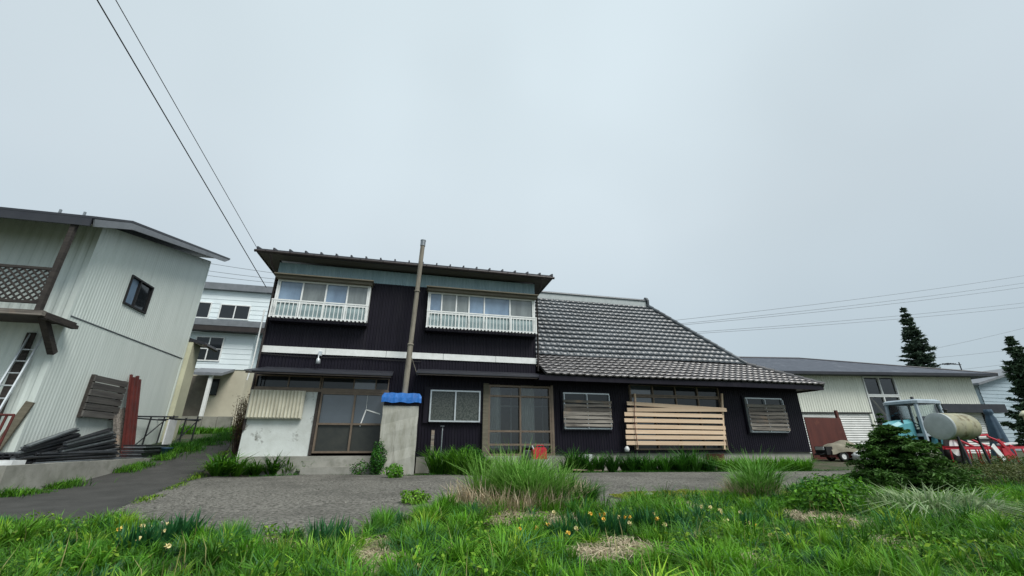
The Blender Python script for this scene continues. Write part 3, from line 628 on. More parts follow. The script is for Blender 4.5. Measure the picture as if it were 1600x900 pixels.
# roof with a kinked verge
yv, zv = zip(*roofE); yb2, zb2 = zip(*roofB)
rb = MB(); th = .06
for i in range(2):
    rb.hexa([(-22, yv[i], zv[i] - th), (-7.8, yv[i], zv[i] - th), (-22, yv[i + 1], zv[i + 1] - th), (-7.8, yv[i + 1], zv[i + 1] - th), (-22, yv[i], zv[i]), (-7.8, yv[i], zv[i]), (-22, yv[i + 1], zv[i + 1]), (-7.8, yv[i + 1], zv[i + 1])])
rbo = rb.build('roof', M_roofdark, lb)
MB().prism([(-7.84, yv[0] + .02, zv[0] - .07), (-7.84, yv[1], zv[1] - .07), (-7.84, yv[2], zv[2] - .07), (-7.84, yb2[2], zb2[2]), (-7.84, yb2[1], zb2[1]), (-7.84, yb2[0] + .04, zb2[0])], (.035, 0, 0)).build('verge_board', M_greyfascia, lb)
MB().box(-22, -7.86, yv[0] + .0, yv[0] + .04, zb2[0] - .02, zv[0] - .065).build('fascia', M_roofdark, lb)
MB().hexa([(-22, yv[0] + .05, zb2[0] + .03), (-7.86, yv[0] + .05, zb2[0] + .03), (-22, LY0 - .03, ltop(LY0) - .0), (-7.86, LY0 - .03, ltop(LY0) - .0), (-22, yv[0] + .05, zb2[0] + .05), (-7.86, yv[0] + .05, zb2[0] + .05), (-22, LY0 - .03, ltop(LY0) + .02), (-7.86, LY0 - .03, ltop(LY0) + .02)]).build('soffit', M_soffit, lb)
for px in (123, 139):
    MB().box(-8.3 - .5 * (px < 130), -8.26 - .5 * (px < 130), yv[0] + .3, yv[0] + .34, zv[0] + .05, zv[0] + .24).build('snow_stop', M_galv, lb)
# balcony: post, lattice, floor, knee brace
BY = 10.95
p0 = F(118, 352, BY); p1 = F(62, 478, BY)
bxr = (p0[0] + p1[0]) / 2; bz = F(40, 484, BY)[1]; lt = F(20, 416, BY)[1]; lbm = F(20, 470, BY)[1]
MB().box(bxr - .05, bxr + .05, BY - .05, BY + .05, bz, zb2[0] + .2).build('balcony_post', M_darkwood, lb)
MB().box(-22, bxr + .12, BY - .05, BY + .05, bz - .11, bz - .0).build('balcony_beam', M_oldplank, lb)
MB().box(-22, bxr + .1, BY + .061, LY0 - .03, bz - .06, bz - .0).build('balcony_floor', M_darkwood, lb)
MB().box(bxr + .0, bxr + .14, BY + .062, LY0 + .0, bz - .15, bz - .061).build('balcony_joist', M_darkwood, lb)
A = F(84, 550, LY0 - .05)
A = F(82, 552, LY0 - .09); B = F(69, 492, BY + .3)
MB().bar((B[0], BY + .3, bz - .06), (A[0], LY0 - .09, A[1]), .13, .13).build('knee_brace', M_darkwood, lb)
for z in (lt, lbm): MB().box(-22, bxr - .071, BY - .03, BY + .03, z - .03, z + .03).build('balcony_rail', M_darkwood, lb)
la = MB(); hgt = lt - lbm - .06; stp = .15
x = -16.0
while x < bxr + hgt:
    for sgn in (1, -1):
        a = (x, lbm + .03); b = (x + hgt * sgn, lt - .03)
        def clip(a, b):
            xa, za = a; xb, zb_ = b; lim = bxr - .075
            if xa > lim and xb > lim: return None
            if xb > lim: zb_ = za + (zb_ - za) * (lim - xa) / (xb - xa); xb = lim
            if xa > lim: za = zb_ + (za - zb_) * (lim - xb) / (xa - xb); xa = lim
            return (xa, za), (xb, zb_)
        c = clip(a, b)
        if c: la.bar((c[0][0], BY + .012 * sgn, c[0][1]), (c[1][0], BY + .012 * sgn, c[1][1]), .012, .038)
    x += stp
la.build('lattice', M_darkwood, lb)
# ladder leaning on the front wall
ld = thing('ladder', 'aluminium ladder leaning on the workshop wall under the balcony', 'ladder', (-9.5, 11, YZ))
tr = F(67, 523, 11.9); tl = F(46, 522, 11.9)
top = Vector((tr[0], 11.93, tr[1])); wv = Vector((tl[0] - tr[0], 0, 0))
M_ = F(0, 640, 11.35); M_ = Vector((M_[0], 11.35, M_[1])); bot = top + (M_ - top) * ((top.z - .63) / (top.z - M_.z))
for o in (Vector(), wv): MB().bar(bot + o, top + o, .028, .07).build('rail', M_alu, ld)
L_ = (top - bot).length; k = int(L_ / .3)
for i in range(1, k + 1):
    p = bot + (top - bot) * (i * .3 / L_ - .04); MB().tube([p, p + wv], .016, 8).build('rung', M_alu, ld)
# old timbers behind the ladder
for i, (a, b, l) in enumerate((((20, 590), (50, 520), 'dark old timber leaning on the workshop wall behind the ladder'), ((3, 690), (48, 628), 'grey weathered board leaning low on the workshop corner'))):
    A = F(*a, 11.85); B = F(*b, 11.93); zb_ = A[1]
    P, Q = Vector((A[0], 11.85, A[1])), Vector((B[0], 11.93, B[1])); P = Q + (P - Q) * ((Q.z - YZ) / (Q.z - P.z))
    tag(MB().bar(P, Q, .16, .05, (0, 1, 0)).build('timber', (M_darkwood, M_olive)[i]), l, 'timber')
# yard slab, retaining kerb
ky = [GP(*p) for p in ((-60, 760), (0, 752), (60, 745), (100, 742), (180, 732), (265, 712), (300, 702))]
KX = -6.95
yd = MB().box(-24, KX - .02, 9.2, 19.5, .2, YZ); tag(yd.build('yard', M_conc), kind='structure')
for i in range(6):
    a = 9.75 + i * 1.05
    if i == 0: wall_root = thing('retaining_wall', 'low grey concrete retaining wall edging the workshop yard along the lane', 'wall', (KX, 12, .3))
    MB().box(KX - .015, KX + .13, a + .006, a + 1.044, .05, YZ + .035 + .006 * (i % 2)).build('wall_block', M_conc, wall_root)
A = F(8, 737, 10.2); tag(MB().box(A[0] - .35, A[0] + .12, 10.1, 10.4, YZ, YZ + .11).box(A[0] - .30, A[0] + .07, 10.095, 10.11, YZ + .03, YZ + .08).build('crate', M_bag), 'small white plastic box at the end of the concrete yard', 'box')
# slatted rack on the gable wall
rk = thing('slatted_rack', 'weathered dark slatted rack hanging on the pale gable wall', 'rack', (LX + .1, 14.2, YZ))
y0, y1 = FX(137, 618, LX + .08)[0], FX(185, 625, LX + .08)[0]; rz0, rz1 = FX(125, 649, LX + .08)[1], FX(150, 590, LX + .08)[1]
for y in (y0, y1): MB().box(LX + .03, LX + .11, y - .045, y + .045, rz0 - .05, rz1 + .07).build('post', M_darkwood, rk)
for i in range(6):
    z = rz0 + .06 + (rz1 - rz0 - .08) * i / 5; MB().box(LX + .112, LX + .15, y0 - .05, y1 + random.uniform(.02, .08), z - .085, z + .07).build('slat', M_slat, rk)
# red posts and boards leaning on the wall
for i in range(6):
    y = FX(206 + i * 2.4, 600, LX + .2)[0] + .0; z1 = FX(211, 588, LX + .2)[1] + random.uniform(-.06, .06)
    b = Vector((LX + .55 + .05 * (i % 2), y - .02, YZ)); t = Vector((LX + .10 + .06 * (i % 2), y + .02, z1))
    tag(MB().bar(b, t, .075, .05, (1, 0, 0)).build('steel_post', M_redpole), 'red oxide steel post leaning in a bundle on the pale gable wall', 'post', 'bundle of red posts')
for i in range(4):
    y = FX(187 + i * 4.4, 640, LX + .2)[0]; z1 = FX(190, 634, LX + .2)[1] + random.uniform(-.1, .1)
    tag(MB().bar((LX + .45, y, YZ), (LX + .08, y, z1), .10, .03, (1, 0, 0)).build('old_board', M_oldplank), 'short grey board propped on the gable wall beside the red posts', 'board', 'short boards by the red posts')
# pile of dark steel frames and pipes
gp = 'steel pipes stacked in the yard'
for i in range(60):
    lay = i // 15; k = i % 15; xx = -7.16 - .075 * k - .012 * lay + random.uniform(-.012, .012); z = YZ + .03 + .056 * lay + .008 * k * (lay > 4)
    yc = 12.15 + random.uniform(-.18, .22) - .05 * lay; ln = random.uniform(2.5, 3.1) - .12 * lay; a = random.uniform(-.03, .05)
    p = Vector((xx - a, max(yc - ln / 2, 10.3), z)); q = Vector((xx + a, yc + ln / 2, z + random.uniform(0, .05)))
    tag(MB().tube([p, q], .027, 6).build('steel_pipe', M_steel if i % 4 else M_galv), 'long dark steel pipe lying in the pile in front of the pale workshop', 'pipe', gp)
for g_i, (L0, L1, R0, R1) in enumerate((((40, 697), (14, 726), (116, 671), (126, 708)), ((104, 692), (84, 720), (174, 671), (182, 706)))):
    for i in range(36):                                 # three columns of bars stacked on one another
        c = i % 3; t = (i // 3) / 11; j = random.uniform(-5, 5)
        A = FX(L0[0] + (L1[0] - L0[0]) * t + j, L0[1] + (L1[1] - L0[1]) * t, -7.25 - .12 * c); B = FX(R0[0] + (R1[0] - R0[0]) * t + j, R0[1] + (R1[1] - R0[1]) * t + random.uniform(-2, 2), -7.75 - .12 * c)
        p = Vector((-7.25 - .12 * c, A[0], max(A[1], YZ + .03))); q = Vector((-7.75 - .12 * c, B[0], max(B[1], YZ + .03)))
        tag(MB().bar(p, q, .07, .032).build('steel_bar', M_galv if (i + g_i) % 4 == 0 else M_steel), ('steel bar in the left half of the heap on the pipe pile', 'steel bar in the right half of the heap below the slatted rack')[g_i], 'bar', ('bars heaped on the pipe pile', 'bars heaped below the slatted rack')[g_i])
for i in range(8):
    z = YZ + .05 + .045 * i; yc = 14.9
    tag(MB().bar((-7.2 - .03 * (i % 3), yc - .8, z), (-7.35, yc + .75, z + .01), .5, .03).build('steel_plate', M_steel if i % 2 else M_galv), 'flat steel plate in the stack beside the pipe pile', 'panel', 'stack of steel plates')
# red steel trestle by the ladder
tr_ = thing('steel_trestle', 'thin red steel trestle standing below the ladder', 'trestle', (-8.3, 10.6, YZ))
A = F(4, 650, 10.6); B = F(19, 640, 10.6)
for xx in (A[0], B[0]): MB().tube([(xx, 10.6, YZ), (xx + .05, 10.62, B[1] - .1)], .022, 8).build('leg', M_redpole, tr_)
MB().tube([(A[0] - .25, 10.6, B[1] - .1), (B[0] + .06, 10.62, B[1] - .1)], .022, 8).build('crossbar', M_redpole, tr_)
MB().tube([(A[0], 10.6, YZ + .35), (B[0], 10.6, YZ + .35)], .02, 8).build('crossbar', M_redpole, tr_)
# scaffold trestle with a bucket and a board
sf = thing('scaffold_frame', 'dark tubular scaffold frame standing at the far end of the workshop wall', 'scaffold', (-7.6, 16, .8))
sx0, sx1, sy0, sy1 = -8.2, -7.2, 15.6, 17.2; st0 = YZ + .0; st1 = FX(255, 652, -7.6)[1]
for xx in (sx0, sx1):
    for yy in (sy0, (sy0 + sy1) / 2, sy1): MB().tube([(xx, yy, st0), (xx + .03, yy, st1 + random.uniform(-.05, .12))], .025, 8).build('leg', M_steel, sf)
    for z in (st0 + .35, st1 - .05): MB().tube([(xx, sy0 - .15, z), (xx, sy1 + .2, z + .02)], .022, 8).build('rail', M_steel, sf)
    MB().tube([(xx, sy0, st0 + .1), (xx, sy1, st1 - .1)], .018, 8).build('brace', M_steel, sf)
for yy in (sy0, sy1):
    for z in (st0 + .3, st1): MB().tube([(sx0 - .15, yy, z), (sx1 + .15, yy, z)], .022, 8).build('rail', M_steel, sf)
A = FX(263, 690, -7.0)
tag(MB().lathe([(0, 0), (0, .13), (.28, .15), (.28, .16), (.30, .16), (.30, .14), (.05, .12), (.05, 0)], (-7.0, A[0], YZ), (0, 0, 1), 18).build('bucket', mat('blue_plastic', (.06, .14, .24), (.05, .11, .2), .5)), 'faded blue bucket beside the scaffold frame', 'bucket')
A = FX(270, 664, -7.1); tag(MB().box(-7.16, -7.12, A[0] - .2, A[0] + .25, YZ, A[1] + .15).build('white_board', M_bag), 'white board propped on the scaffold frame', 'board')
# cream annex behind
an = thing('cream_annex', 'narrow cream annex with a dark eave behind the workshop', 'building', (-8.4, 19, 1))
ay0 = LY1 + .05; AX = -8.2; ay1 = FX(322, 545, -8.0)[0]
e0 = FX(303, 513, -7.85); e1 = FX(327, 552, -7.85); zE2 = (e0[1] + e1[1]) / 2
MB().box(-13, AX, ay0, ay1, .7, zE2 - .02).build('wall', M_cream, an)
MB().hexa([(-7.8, ay0, zE2 - .1), (-7.8, ay1 + .35, zE2 - .1), (-13, ay0, zE2 + 1.3), (-13, ay1 + .35, zE2 + 1.3), (-7.8, ay0, zE2), (-7.8, ay1 + .35, zE2), (-13, ay0, zE2 + 1.4), (-13, ay1 + .35, zE2 + 1.4)]).build('roof', M_roofdark, an)
MB().tube([(-7.77, ay0, zE2 - .12), (-7.77, ay1 + .35, zE2 - .12)], .06, 8).build('gutter', M_gutter, an)

# ================================================================ the white house up the lane
BYY = 27.0
bh = thing('white_house', 'white and beige three-level house with flat grey roof bands behind the lane', 'house', (-10, 27, 1.6))
fb = facing(BYY)
bl = F(285, 480, BYY)[0]; br_ = F(424, 480, BYY)[0] + 1.2
zr0, zr1 = F(372, 456, BYY)[1], F(372, 446, BYY)[1]; zm1, zm0 = F(360, 504, BYY)[1], F(360, 521, BYY)[1]; zc_ = F(350, 577, BYY)[1]
br2 = F(396, 540, BYY)[0]
def lap(x0, x1, z0, z1, yo, name, m, pitch=.3):
    mb = MB(); n = max(1, round((z1 - z0) / pitch)); h = (z1 - z0) / n; f = facing(yo)
    for i in range(n): mb.add([f(x0, .018, z0 + i * h), f(x1, .018, z0 + i * h), f(x1, 0, z0 + (i + 1) * h), f(x0, 0, z0 + (i + 1) * h), f(x0, 0, z0 + i * h), f(x1, 0, z0 + i * h)], [(0, 1, 2, 3), (4, 5, 1, 0)])
    mb.box(x0 + .01, x1 - .01, yo + .03, yo + 7, z0, z1); return mb.build(name, m, bh)
lap(bl, br_, zm1, zr0, BYY, 'wall', M_whitesid); lap(bl, br2, zc_, zm0, BYY, 'wall', M_whitesid)
MB().box(bl, br2, BYY + .02, BYY + 7, 1.2, zc_ - .001).build('wall', M_creambeige, bh)
lap(br2 + .02, br_, zc_ - .5, zm0, BYY + 1.2, 'wall', M_whitesid); MB().box(br2 + .03, br_ - .05, BYY + 1.22, BYY + 6.8, 1.2, zc_ - .51).build('wall', M_creambeige, bh)
MB().box(bl - .3, br_ + .3, BYY - .25, BYY + 7.2, zr0 + .005, zr1).build('roof', M_greyfascia, bh)
MB().box(bl - .3, br2 + .9, BYY - .6, BYY - .002, zm0 + .3, zm1 - .005).build('roof_band', M_greyfascia, bh)
MB().box(bl - .28, br2 + .88, BYY - .58, BYY - .004, zm0 + .004, zm0 + .298).build('roof_soffit', M_gutter, bh)
for (a, b, c, cols, rws) in (((346, 475), (388, 501), M_white, 2, 1), ((306, 471), (326, 498), M_white, 1, 1), ((308, 525), (343, 565), M_white, 2, 2)):
    (u0, v1), (u1, v0) = F(*a, BYY), F(*b, BYY); window(bh, fb, u0, u1, v0, v1, cols, rws, c, [M_gdark], .06, .05, .07)
(u0, v1), (u1, v0) = F(327, 592, BYY), F(338, 618, BYY); window(bh, fb, u0, u1, v0, v1, 1, 1, M_wire, [M_gdark], .05, .05, .07)
fb2 = facing(BYY + 1.2); (u0, v1), (u1, v0) = F(374, 597, BYY + 1.2), F(381, 622, BYY + 1.2); window(bh, fb2, u0, u1, v0, v1, 1, 1, M_wire, [M_gdark], .05, .05, .07)
pa, pz = F(296, 579, BYY - 1.2); pb2 = F(352, 580, BYY - 1.2)[0]
MB().hexa([(pa, BYY - 1.5, pz - .25), (pb2, BYY - 1.5, pz - .25), (pa, BYY, pz + .2), (pb2, BYY, pz + .2), (pa, BYY - 1.5, pz - .1), (pb2, BYY - 1.5, pz - .1), (pa, BYY, pz + .35), (pb2, BYY, pz + .35)]).build('porch_roof', M_greyfascia, bh)
ppx = F(327, 600, BYY - 1.3)[0]; MB().box(ppx - .08, ppx + .08, BYY - 1.38, BYY - 1.22, 1.4, pz - .2).build('porch_post', M_white, bh)
MB().box(F(296, 600, BYY)[0], F(324, 600, BYY)[0], BYY - .02, BYY + .01, 1.7, pz - .1).build('porch_recess', M_inner, bh)
gw = thing('garden_wall', 'low concrete garden wall at the top of the lane', 'wall', (-7, 23, 1.2))
g0, g1 = F(270, 657, 23)[0], F(362, 660, 23)[0]; gt = F(320, 651, 23)[1]
for i in range(4): MB().box(g0 + (g1 - g0) * i / 4 + .01, g0 + (g1 - g0) * (i + 1) / 4 - .01, 22.9, 23.1, .9, gt + .01 * (i % 2)).build('wall_block', M_conc, gw)

# ================================================================ the cream garage on the right
gd = np.array([.988, -.156]); gn = np.array([.156, .988]); d_ = ray(1252, 580); gp0 = d_ * 21 / d_[1]; gq = gp0[:2]
def GG(x, y):
    d = ray(x, y); t = (gq @ gn) / (d[:2] @ gn); P = d * t; return float((P[:2] - gq) @ gd), float(P[2] + EYE)
gf = lambda u, w_, v: (gq[0] + gd[0] * u - gn[0] * w_, gq[1] + gd[1] * u - gn[1] * w_, v)
gr = thing('garage', 'long cream corrugated farm garage with shutters beside the black house', 'garage', (float(gq[0]), float(gq[1]), .5))
u0, u1 = -7.0, 11.36; zg = GG(1310, 644)[1]; ze = GG(1400, 585)[1]; base = .45
wu0, wz1 = GG(1345, 588); wu1 = GG(1396, 588)[0]; wz0 = base + .5
ax0, az1 = GG(1463, 632); az0 = GG(1463, 645)[1]
mb = MB(); corr(mb, u0, u1, zg, ze + .05, .16, .022, gf, [(wu0, wu1, zg - .1, wz1)]); corr(mb, wu1, ax0 - .3, base, zg, .16, .022, gf); mb.build('corrugated_wall', M_garage, gr)
mb = MB(); mb.box(u1 - .01, u1 + .0, -8, -.0, base, ze, gf).box(u0, u0 + .05, -8, 0, base, ze, gf).box(u0, u1, -8.05, -8, base, ze, gf); mb.build('side_wall', M_garage, gr)
MB().box(u0, wu0, -.05, .04, zg - .07, zg, gf).build('shutter_rail', M_wire, gr)
def shutter(a, b, zt):
    mb = MB(); z = base; f = gf
    while z < zt - .02:
        z2 = min(z + .13, zt); mb.add([f(a, -.06, z), f(b, -.06, z), f(b, -.03, (z + z2) / 2), f(a, -.03, (z + z2) / 2), f(b, -.06, z2), f(a, -.06, z2)], [(0, 1, 2, 3), (3, 2, 4, 5)]); z = z2
    mb.build('shutter', M_shutter, gr)
for a, b in ((u0, -2.3), (-2.1, wu0 - .15)): shutter(a, b, zg - .07)
MB().box(-2.3, -2.1, -.05, .03, base, zg - .071, gf).build('shutter_post', M_rust, gr)
MB().box(wu0 - .15, wu0, -.05, .03, base, zg - .071, gf).build('shutter_post', M_garage, gr)
mb = MB(); corr(mb, ax0 - .3, u1, az1, zg, .16, .022, gf) if az1 < zg else None
shutter(ax0 - .3, u1 - .12, az0 + .1)
if mb.v: mb.build('corrugated_wall', M_garage, gr)
MB().box(ax0 - .2, u1 + 1.0, .02, .5, az0, az1, gf).build('shutter_box', M_roofdark, gr)
MB().box(u1 - .12, u1 + .03, -.06, .03, base, az0, gf).build('shutter_post', M_wire, gr)
window(gr, gf, wu0 + .03, wu1 - .03, GG(1370, 618)[1], wz1, 2, 1, M_white, [M_clear], .08, .12, .04)
window(gr, gf, wu0 + .03, wu1 - .03, wz0, GG(1370, 618)[1] - .01, 2, 1, M_white, [M_clear], .08, .12, .04)
MB().box(wu0 - .5, wu1 + .8, -2.6, -2.55, base, ze, gf).box(wu0 - .55, wu0 - .5, -2.6, -.15, base, ze, gf).box(wu1 + .8, wu1 + .85, -2.6, -.15, base, ze, gf).build('interior', mat('dark_interior', (.045, .045, .04), (.03, .03, .03), .9), gr)
MB().bar(gf(wu0 + .2, -.6, wz1 - .2), gf(wu0 + 1.5, -.5, wz1 - 2.6), .12, .1).build('inner_brace', M_lumber, gr)
for k in range(3): MB().bar(gf(wu0 + .05, -1.0, 2.6 - .35 * k), gf(wu1, -1.0, 2.65 - .35 * k), .1, .14).build('inner_plank', M_oldplank, gr)
# hipped low roof
ov = .75; e_ = ze + .0; hr = GG(1275, 556); rd = 4.0; zrd = e_ + 1.75
E0, E1 = u0 - .5, u1 + 1.0; A_ = (E0, ov, e_); B_ = (E1, ov, e_); C_ = (E1, -8.5, e_); D_ = (E0, -8.5, e_); P_ = (E0 + 3, -rd, zrd); Q_ = (3.4, -rd, zrd)
mb = MB(); g3 = lambda p: gf(p[0], p[1], p[2])
for pl_ in ((A_, B_, Q_, P_), (B_, C_, Q_), (C_, D_, P_, Q_), (D_, A_, P_)): mb.poly([g3(p) for p in pl_])
mb.box(E0, E1, -8.5, ov, e_ - .14, e_ - .002, gf); ro = mb.build('roof', M_slate, gr)
MB().box(E0, E1, ov - .04, ov + .02, e_ - .16, e_ + .0, gf).build('fascia', M_roofdark, gr)
MB().tube([g3(Q_), g3(B_)], .07, 8).build('hip_cap', M_roofdark, gr)
MB().tube([g3(P_), g3(Q_)], .08, 8).build('ridge_cap', M_roofdark, gr)
# rusty sheet between the house and the garage
a = F(1256, 652, 15.2); b = F(1312, 653, 15.2)
tag(MB().hexa([(a[0] + .03, 15.2, .38), (b[0] + .2, 15.22, .38), (a[0] + .03, 15.24, .38), (b[0] + .2, 15.26, .38), (a[0] + .03, 15.2, a[1]), (b[0] + .05, 15.22, b[1]), (a[0] + .03, 15.24, a[1]), (b[0] + .05, 15.26, b[1])]).build('rusty_sheet', M_rust), 'rust-brown steel sheet standing between the black wing and the garage', 'sheet')
a = F(1306, 645, 15.4); tag(MB().bar((a[0] - .02, 15.35, .38), (a[0] - .05, 15.35, a[1] + .1), .1, .1).build('post', M_rust), 'short rusty post at the edge of the rust-brown sheet', 'post')

# ================================================================ grey-blue house at the far right
fh = thing('clapboard_house', 'grey-blue clapboard gable house beyond the garage', 'house', (52, 24, .5))
hf = facing(26.0); q0 = F(1520, 603, 26)[0] + .6; q1 = F(1700, 560, 26)[0]; zq0 = F(1525, 600, 26)[1]; zq1 = F(1600, 576, 26)[1]; xq1 = F(1600, 576, 26)[0]; slp = (zq1 - zq0) / (xq1 - F(1525, 600, 26)[0])
mb = MB(); n = 26; xm = q0 + 7.5
for i in range(n):
    z = .3 + i * .32; 
    def edge(z): return q0 if z < zq0 else q0 + (z - zq0) / slp
    a, b = edge(z), edge(z + .32)
    if a > xm: break
    mb.add([hf(a, .025, z), hf(2 * xm - a, .025, z), hf(2 * xm - b, 0, z + .32), hf(b, 0, z + .32), hf(a, 0, z), hf(2 * xm - a, 0, z)], [(0, 1, 2, 3), (4, 5, 1, 0)])
mb.build('clapboard_wall', M_bluesid, fh); MB().box(q0, 2 * xm - q0, 26.05, 34, .3, zq0).build('wall', M_bluesid, fh)
for s in (1, -1):
    X_ = lambda x: x if s == 1 else 2 * xm - x
    MB().hexa([(X_(q0 - .7), 25.5, zq0 - .7 * slp), (X_(xm), 25.5, zq0 + slp * (xm - q0)), (X_(q0 - .7), 34, zq0 - .7 * slp), (X_(xm), 34, zq0 + slp * (xm - q0)), (X_(q0 - .7), 25.5, zq0 - .7 * slp + .18), (X_(xm), 25.5, zq0 + slp * (xm - q0) + .18), (X_(q0 - .7), 34, zq0 - .7 * slp + .18), (X_(xm), 34, zq0 + slp * (xm - q0) + .18)]).build('roof', M_greyfascia, fh)

# ================================================================ machines on the right
def wheel(parent, c, r, wd, axis=(0, 1, 0), rimmat=None):
    w_ = MB().lathe([(-wd / 2, r * .55), (-wd / 2, r * .9), (-wd / 2 * .7, r), (wd / 2 * .7, r), (wd / 2, r * .9), (wd / 2, r * .55), (-wd / 2, r * .55)], c, axis, 24).build('wheel', M_rubber); w_.parent = parent
    rm = MB().lathe([(-wd * .42, 0), (-wd * .42, r * .2), (-wd * .3, r * .5), (-wd * .42, r * .57), (wd * .42, r * .57), (wd * .3, r * .5), (wd * .42, r * .2), (wd * .42, 0)], c, axis, 20).build('rim', rimmat or M_white); rm.parent = w_
tx, tzz = F(1424, 690, 13.2); tg = float(gz(tx, 13.2))
tc_ = local_thing('tractor', 'turquoise farm tractor with a grey-blue glazed cab behind the fir shrub', 'tractor', (tx + .65, 13.2, tg), math.pi)
def part(mb, name, m, parent=tc_): o = mb.build(name, m); o.parent = parent; return o
for y in (-.62, .62):
    wheel(tc_, (-.35, y, .58), .58, .32); wheel(tc_, (1.45, y * .85, .36), .36, .22)
part(MB().box(-.8, 1.7, -.25, .25, .45, .85), 'chassis', M_steel)
hd = MB(); sec = []
for x_, zt_, yw_ in ((.75, 1.60, .34), (1.3, 1.52, .32), (1.8, 1.36, .28), (1.95, 1.15, .24)):
    sec.append([(x_, -yw_, .7), (x_, -yw_, zt_ - .12), (x_, -yw_ * .7, zt_), (x_, yw_ * .7, zt_), (x_, yw_, zt_ - .12), (x_, yw_, .7)])
V = [p for s_ in sec for p in s_]
hd.add(V, [(6 * i + k, 6 * i + k + 1, 6 * i + 7 + k, 6 * i + 6 + k) for i in range(3) for k in range(5)], False); hd.poly(sec[-1]); hd.poly(sec[0][::-1])
part(hd, 'hood', M_turq)
for y in (-.18, .18): part(MB().lathe([(0, .07), (.03, .07), (.035, 0)], (1.93, y, 1.05), (1, 0, 0), 14), 'headlight', M_bag)
part(MB().box(1.945, 1.975, -.2, .2, .72, .95), 'grille', M_rubber)
for y in (-1, 1):
    fd = MB(); V = []
    for k in range(9):
        a = math.pi * (.05 + .9 * k / 8); V += [(-.35 + .68 * math.cos(a), y * .45, .58 + .66 * math.sin(a)), (-.35 + .68 * math.cos(a), y * .82, .58 + .66 * math.sin(a))]
    fd.add(V, [(2 * k, 2 * k + 1, 2 * k + 3, 2 * k + 2) for k in range(8)], True); part(fd, 'mudguard', M_turq)
cab = MB(); B4 = [(.72, -.6), (.72, .6), (-.68, .6), (-.68, -.6)]; T4 = [(.60, -.54), (.60, .54), (-.60, .54), (-.60, -.54)]; zb_, zt_ = 1.05, 2.2
for (a, b), (c, d) in zip(B4, T4): cab.bar((a, b, .8), (c, d, zt_), .09, .09)
for i in range(4):
    j = (i + 1) % 4; cab.bar((*B4[i], 1.02), (*B4[j], 1.02), .07, .10)
part(cab, 'cab_frame', M_cab)
rf_ = MB(); ring = lambda s_, z: [(x_ * s_ + .0, y_ * s_, z) for x_, y_ in ((.72, -.5), (.62, -.64), (-.6, -.64), (-.72, -.5), (-.72, .5), (-.6, .64), (.62, .64), (.72, .5))]
R1, R2, R3 = ring(1, zt_), ring(1.0, zt_ + .10), ring(.86, zt_ + .16)
rf_.add(R1 + R2 + R3, [(8 * k + i, 8 * k + (i + 1) % 8, 8 * k + 8 + (i + 1) % 8, 8 * k + 8 + i) for k in range(2) for i in range(8)] + [tuple(range(16, 24)), tuple(range(8))[::-1]])
part(rf_, 'cab_roof', M_cab)
part(MB().lathe([(0, .05), (.1, .06), (.12, 0)], (.55, .45, zt_ + .14), (0, 0, 1), 12), 'beacon', M_steel)
for i in range(4):
    j = (i + 1) % 4; q = MB(); sh = lambda p, s_: (p[0] * s_, p[1] * s_)
    q.add([(*sh(B4[i], .97), 1.06), (*sh(B4[j], .97), 1.06), (*sh(T4[j], .97), zt_), (*sh(T4[i], .97), zt_)], [(0, 1, 2, 3)]); part(q, 'cab_window', M_clear)
part(MB().box(-.45, .05, -.25, .25, .85, 1.25).box(-.5, -.38, -.25, .25, 1.251, 1.75), 'seat', M_rubber)
part(MB().tube([(.55, 0, 1.0), (.3, 0, 1.4)], .03, 8).lathe([(0, .17), (.02, .2), (.04, .17), (.0, .17)], (.29, 0, 1.4), (-.6, 0, 1), 18), 'steering_wheel', M_rubber)
part(MB().tube([(1.2, .28, 1.2), (1.2, .28, 1.75)], .035, 10), 'exhaust', M_steel)
# oil tank on legs
ty = 9.2; ox, oz_ = F(1467, 666, ty)
tk = thing('oil_tank', 'grey ended yellowed cylindrical oil tank standing on thin steel legs', 'tank', (ox + .6, ty, float(gz(ox, ty))))
r_ = .36
MB().lathe([(.0, r_), (.35, r_ + .004), (.36, r_), (.7, r_), (.71, r_ + .004), (.72, r_), (1.0, r_), (1.06, r_ * .96), (1.12, r_ * .82), (1.155, r_ * .5), (1.165, 0)], (ox, ty, oz_), (1, 0, 0), 36).build('tank_body', M_tank, tk)
MB().lathe([(0.06, r_ + .004), (-.012, r_ + .004), (-.012, r_ * .96), (-.02, r_ * .93), (-.03, r_ * .5), (-.034, 0)], (ox, ty, oz_), (1, 0, 0), 36).build('tank_end', M_tankend, tk)
MB().lathe([(0, .04), (.09, .04), (.09, .06), (.12, .06), (.12, 0)], (ox + .45, ty, oz_ + r_ - .01), (0, 0, 1), 12).build('filler_cap', M_steel, tk)
tgz = float(gz(ox, ty))
for dx in (.2, .95):
    for dy in (-.22, .22): MB().bar((ox + dx, ty + dy, oz_ - r_ * .72), (ox + dx * 1.0, ty + dy * 1.5, tgz), .045, .045).build('leg', M_steel, tk)
    MB().bar((ox + dx, ty - .3, tgz + .3), (ox + dx, ty + .3, tgz + .3), .03, .03).build('crossbar', M_steel, tk)
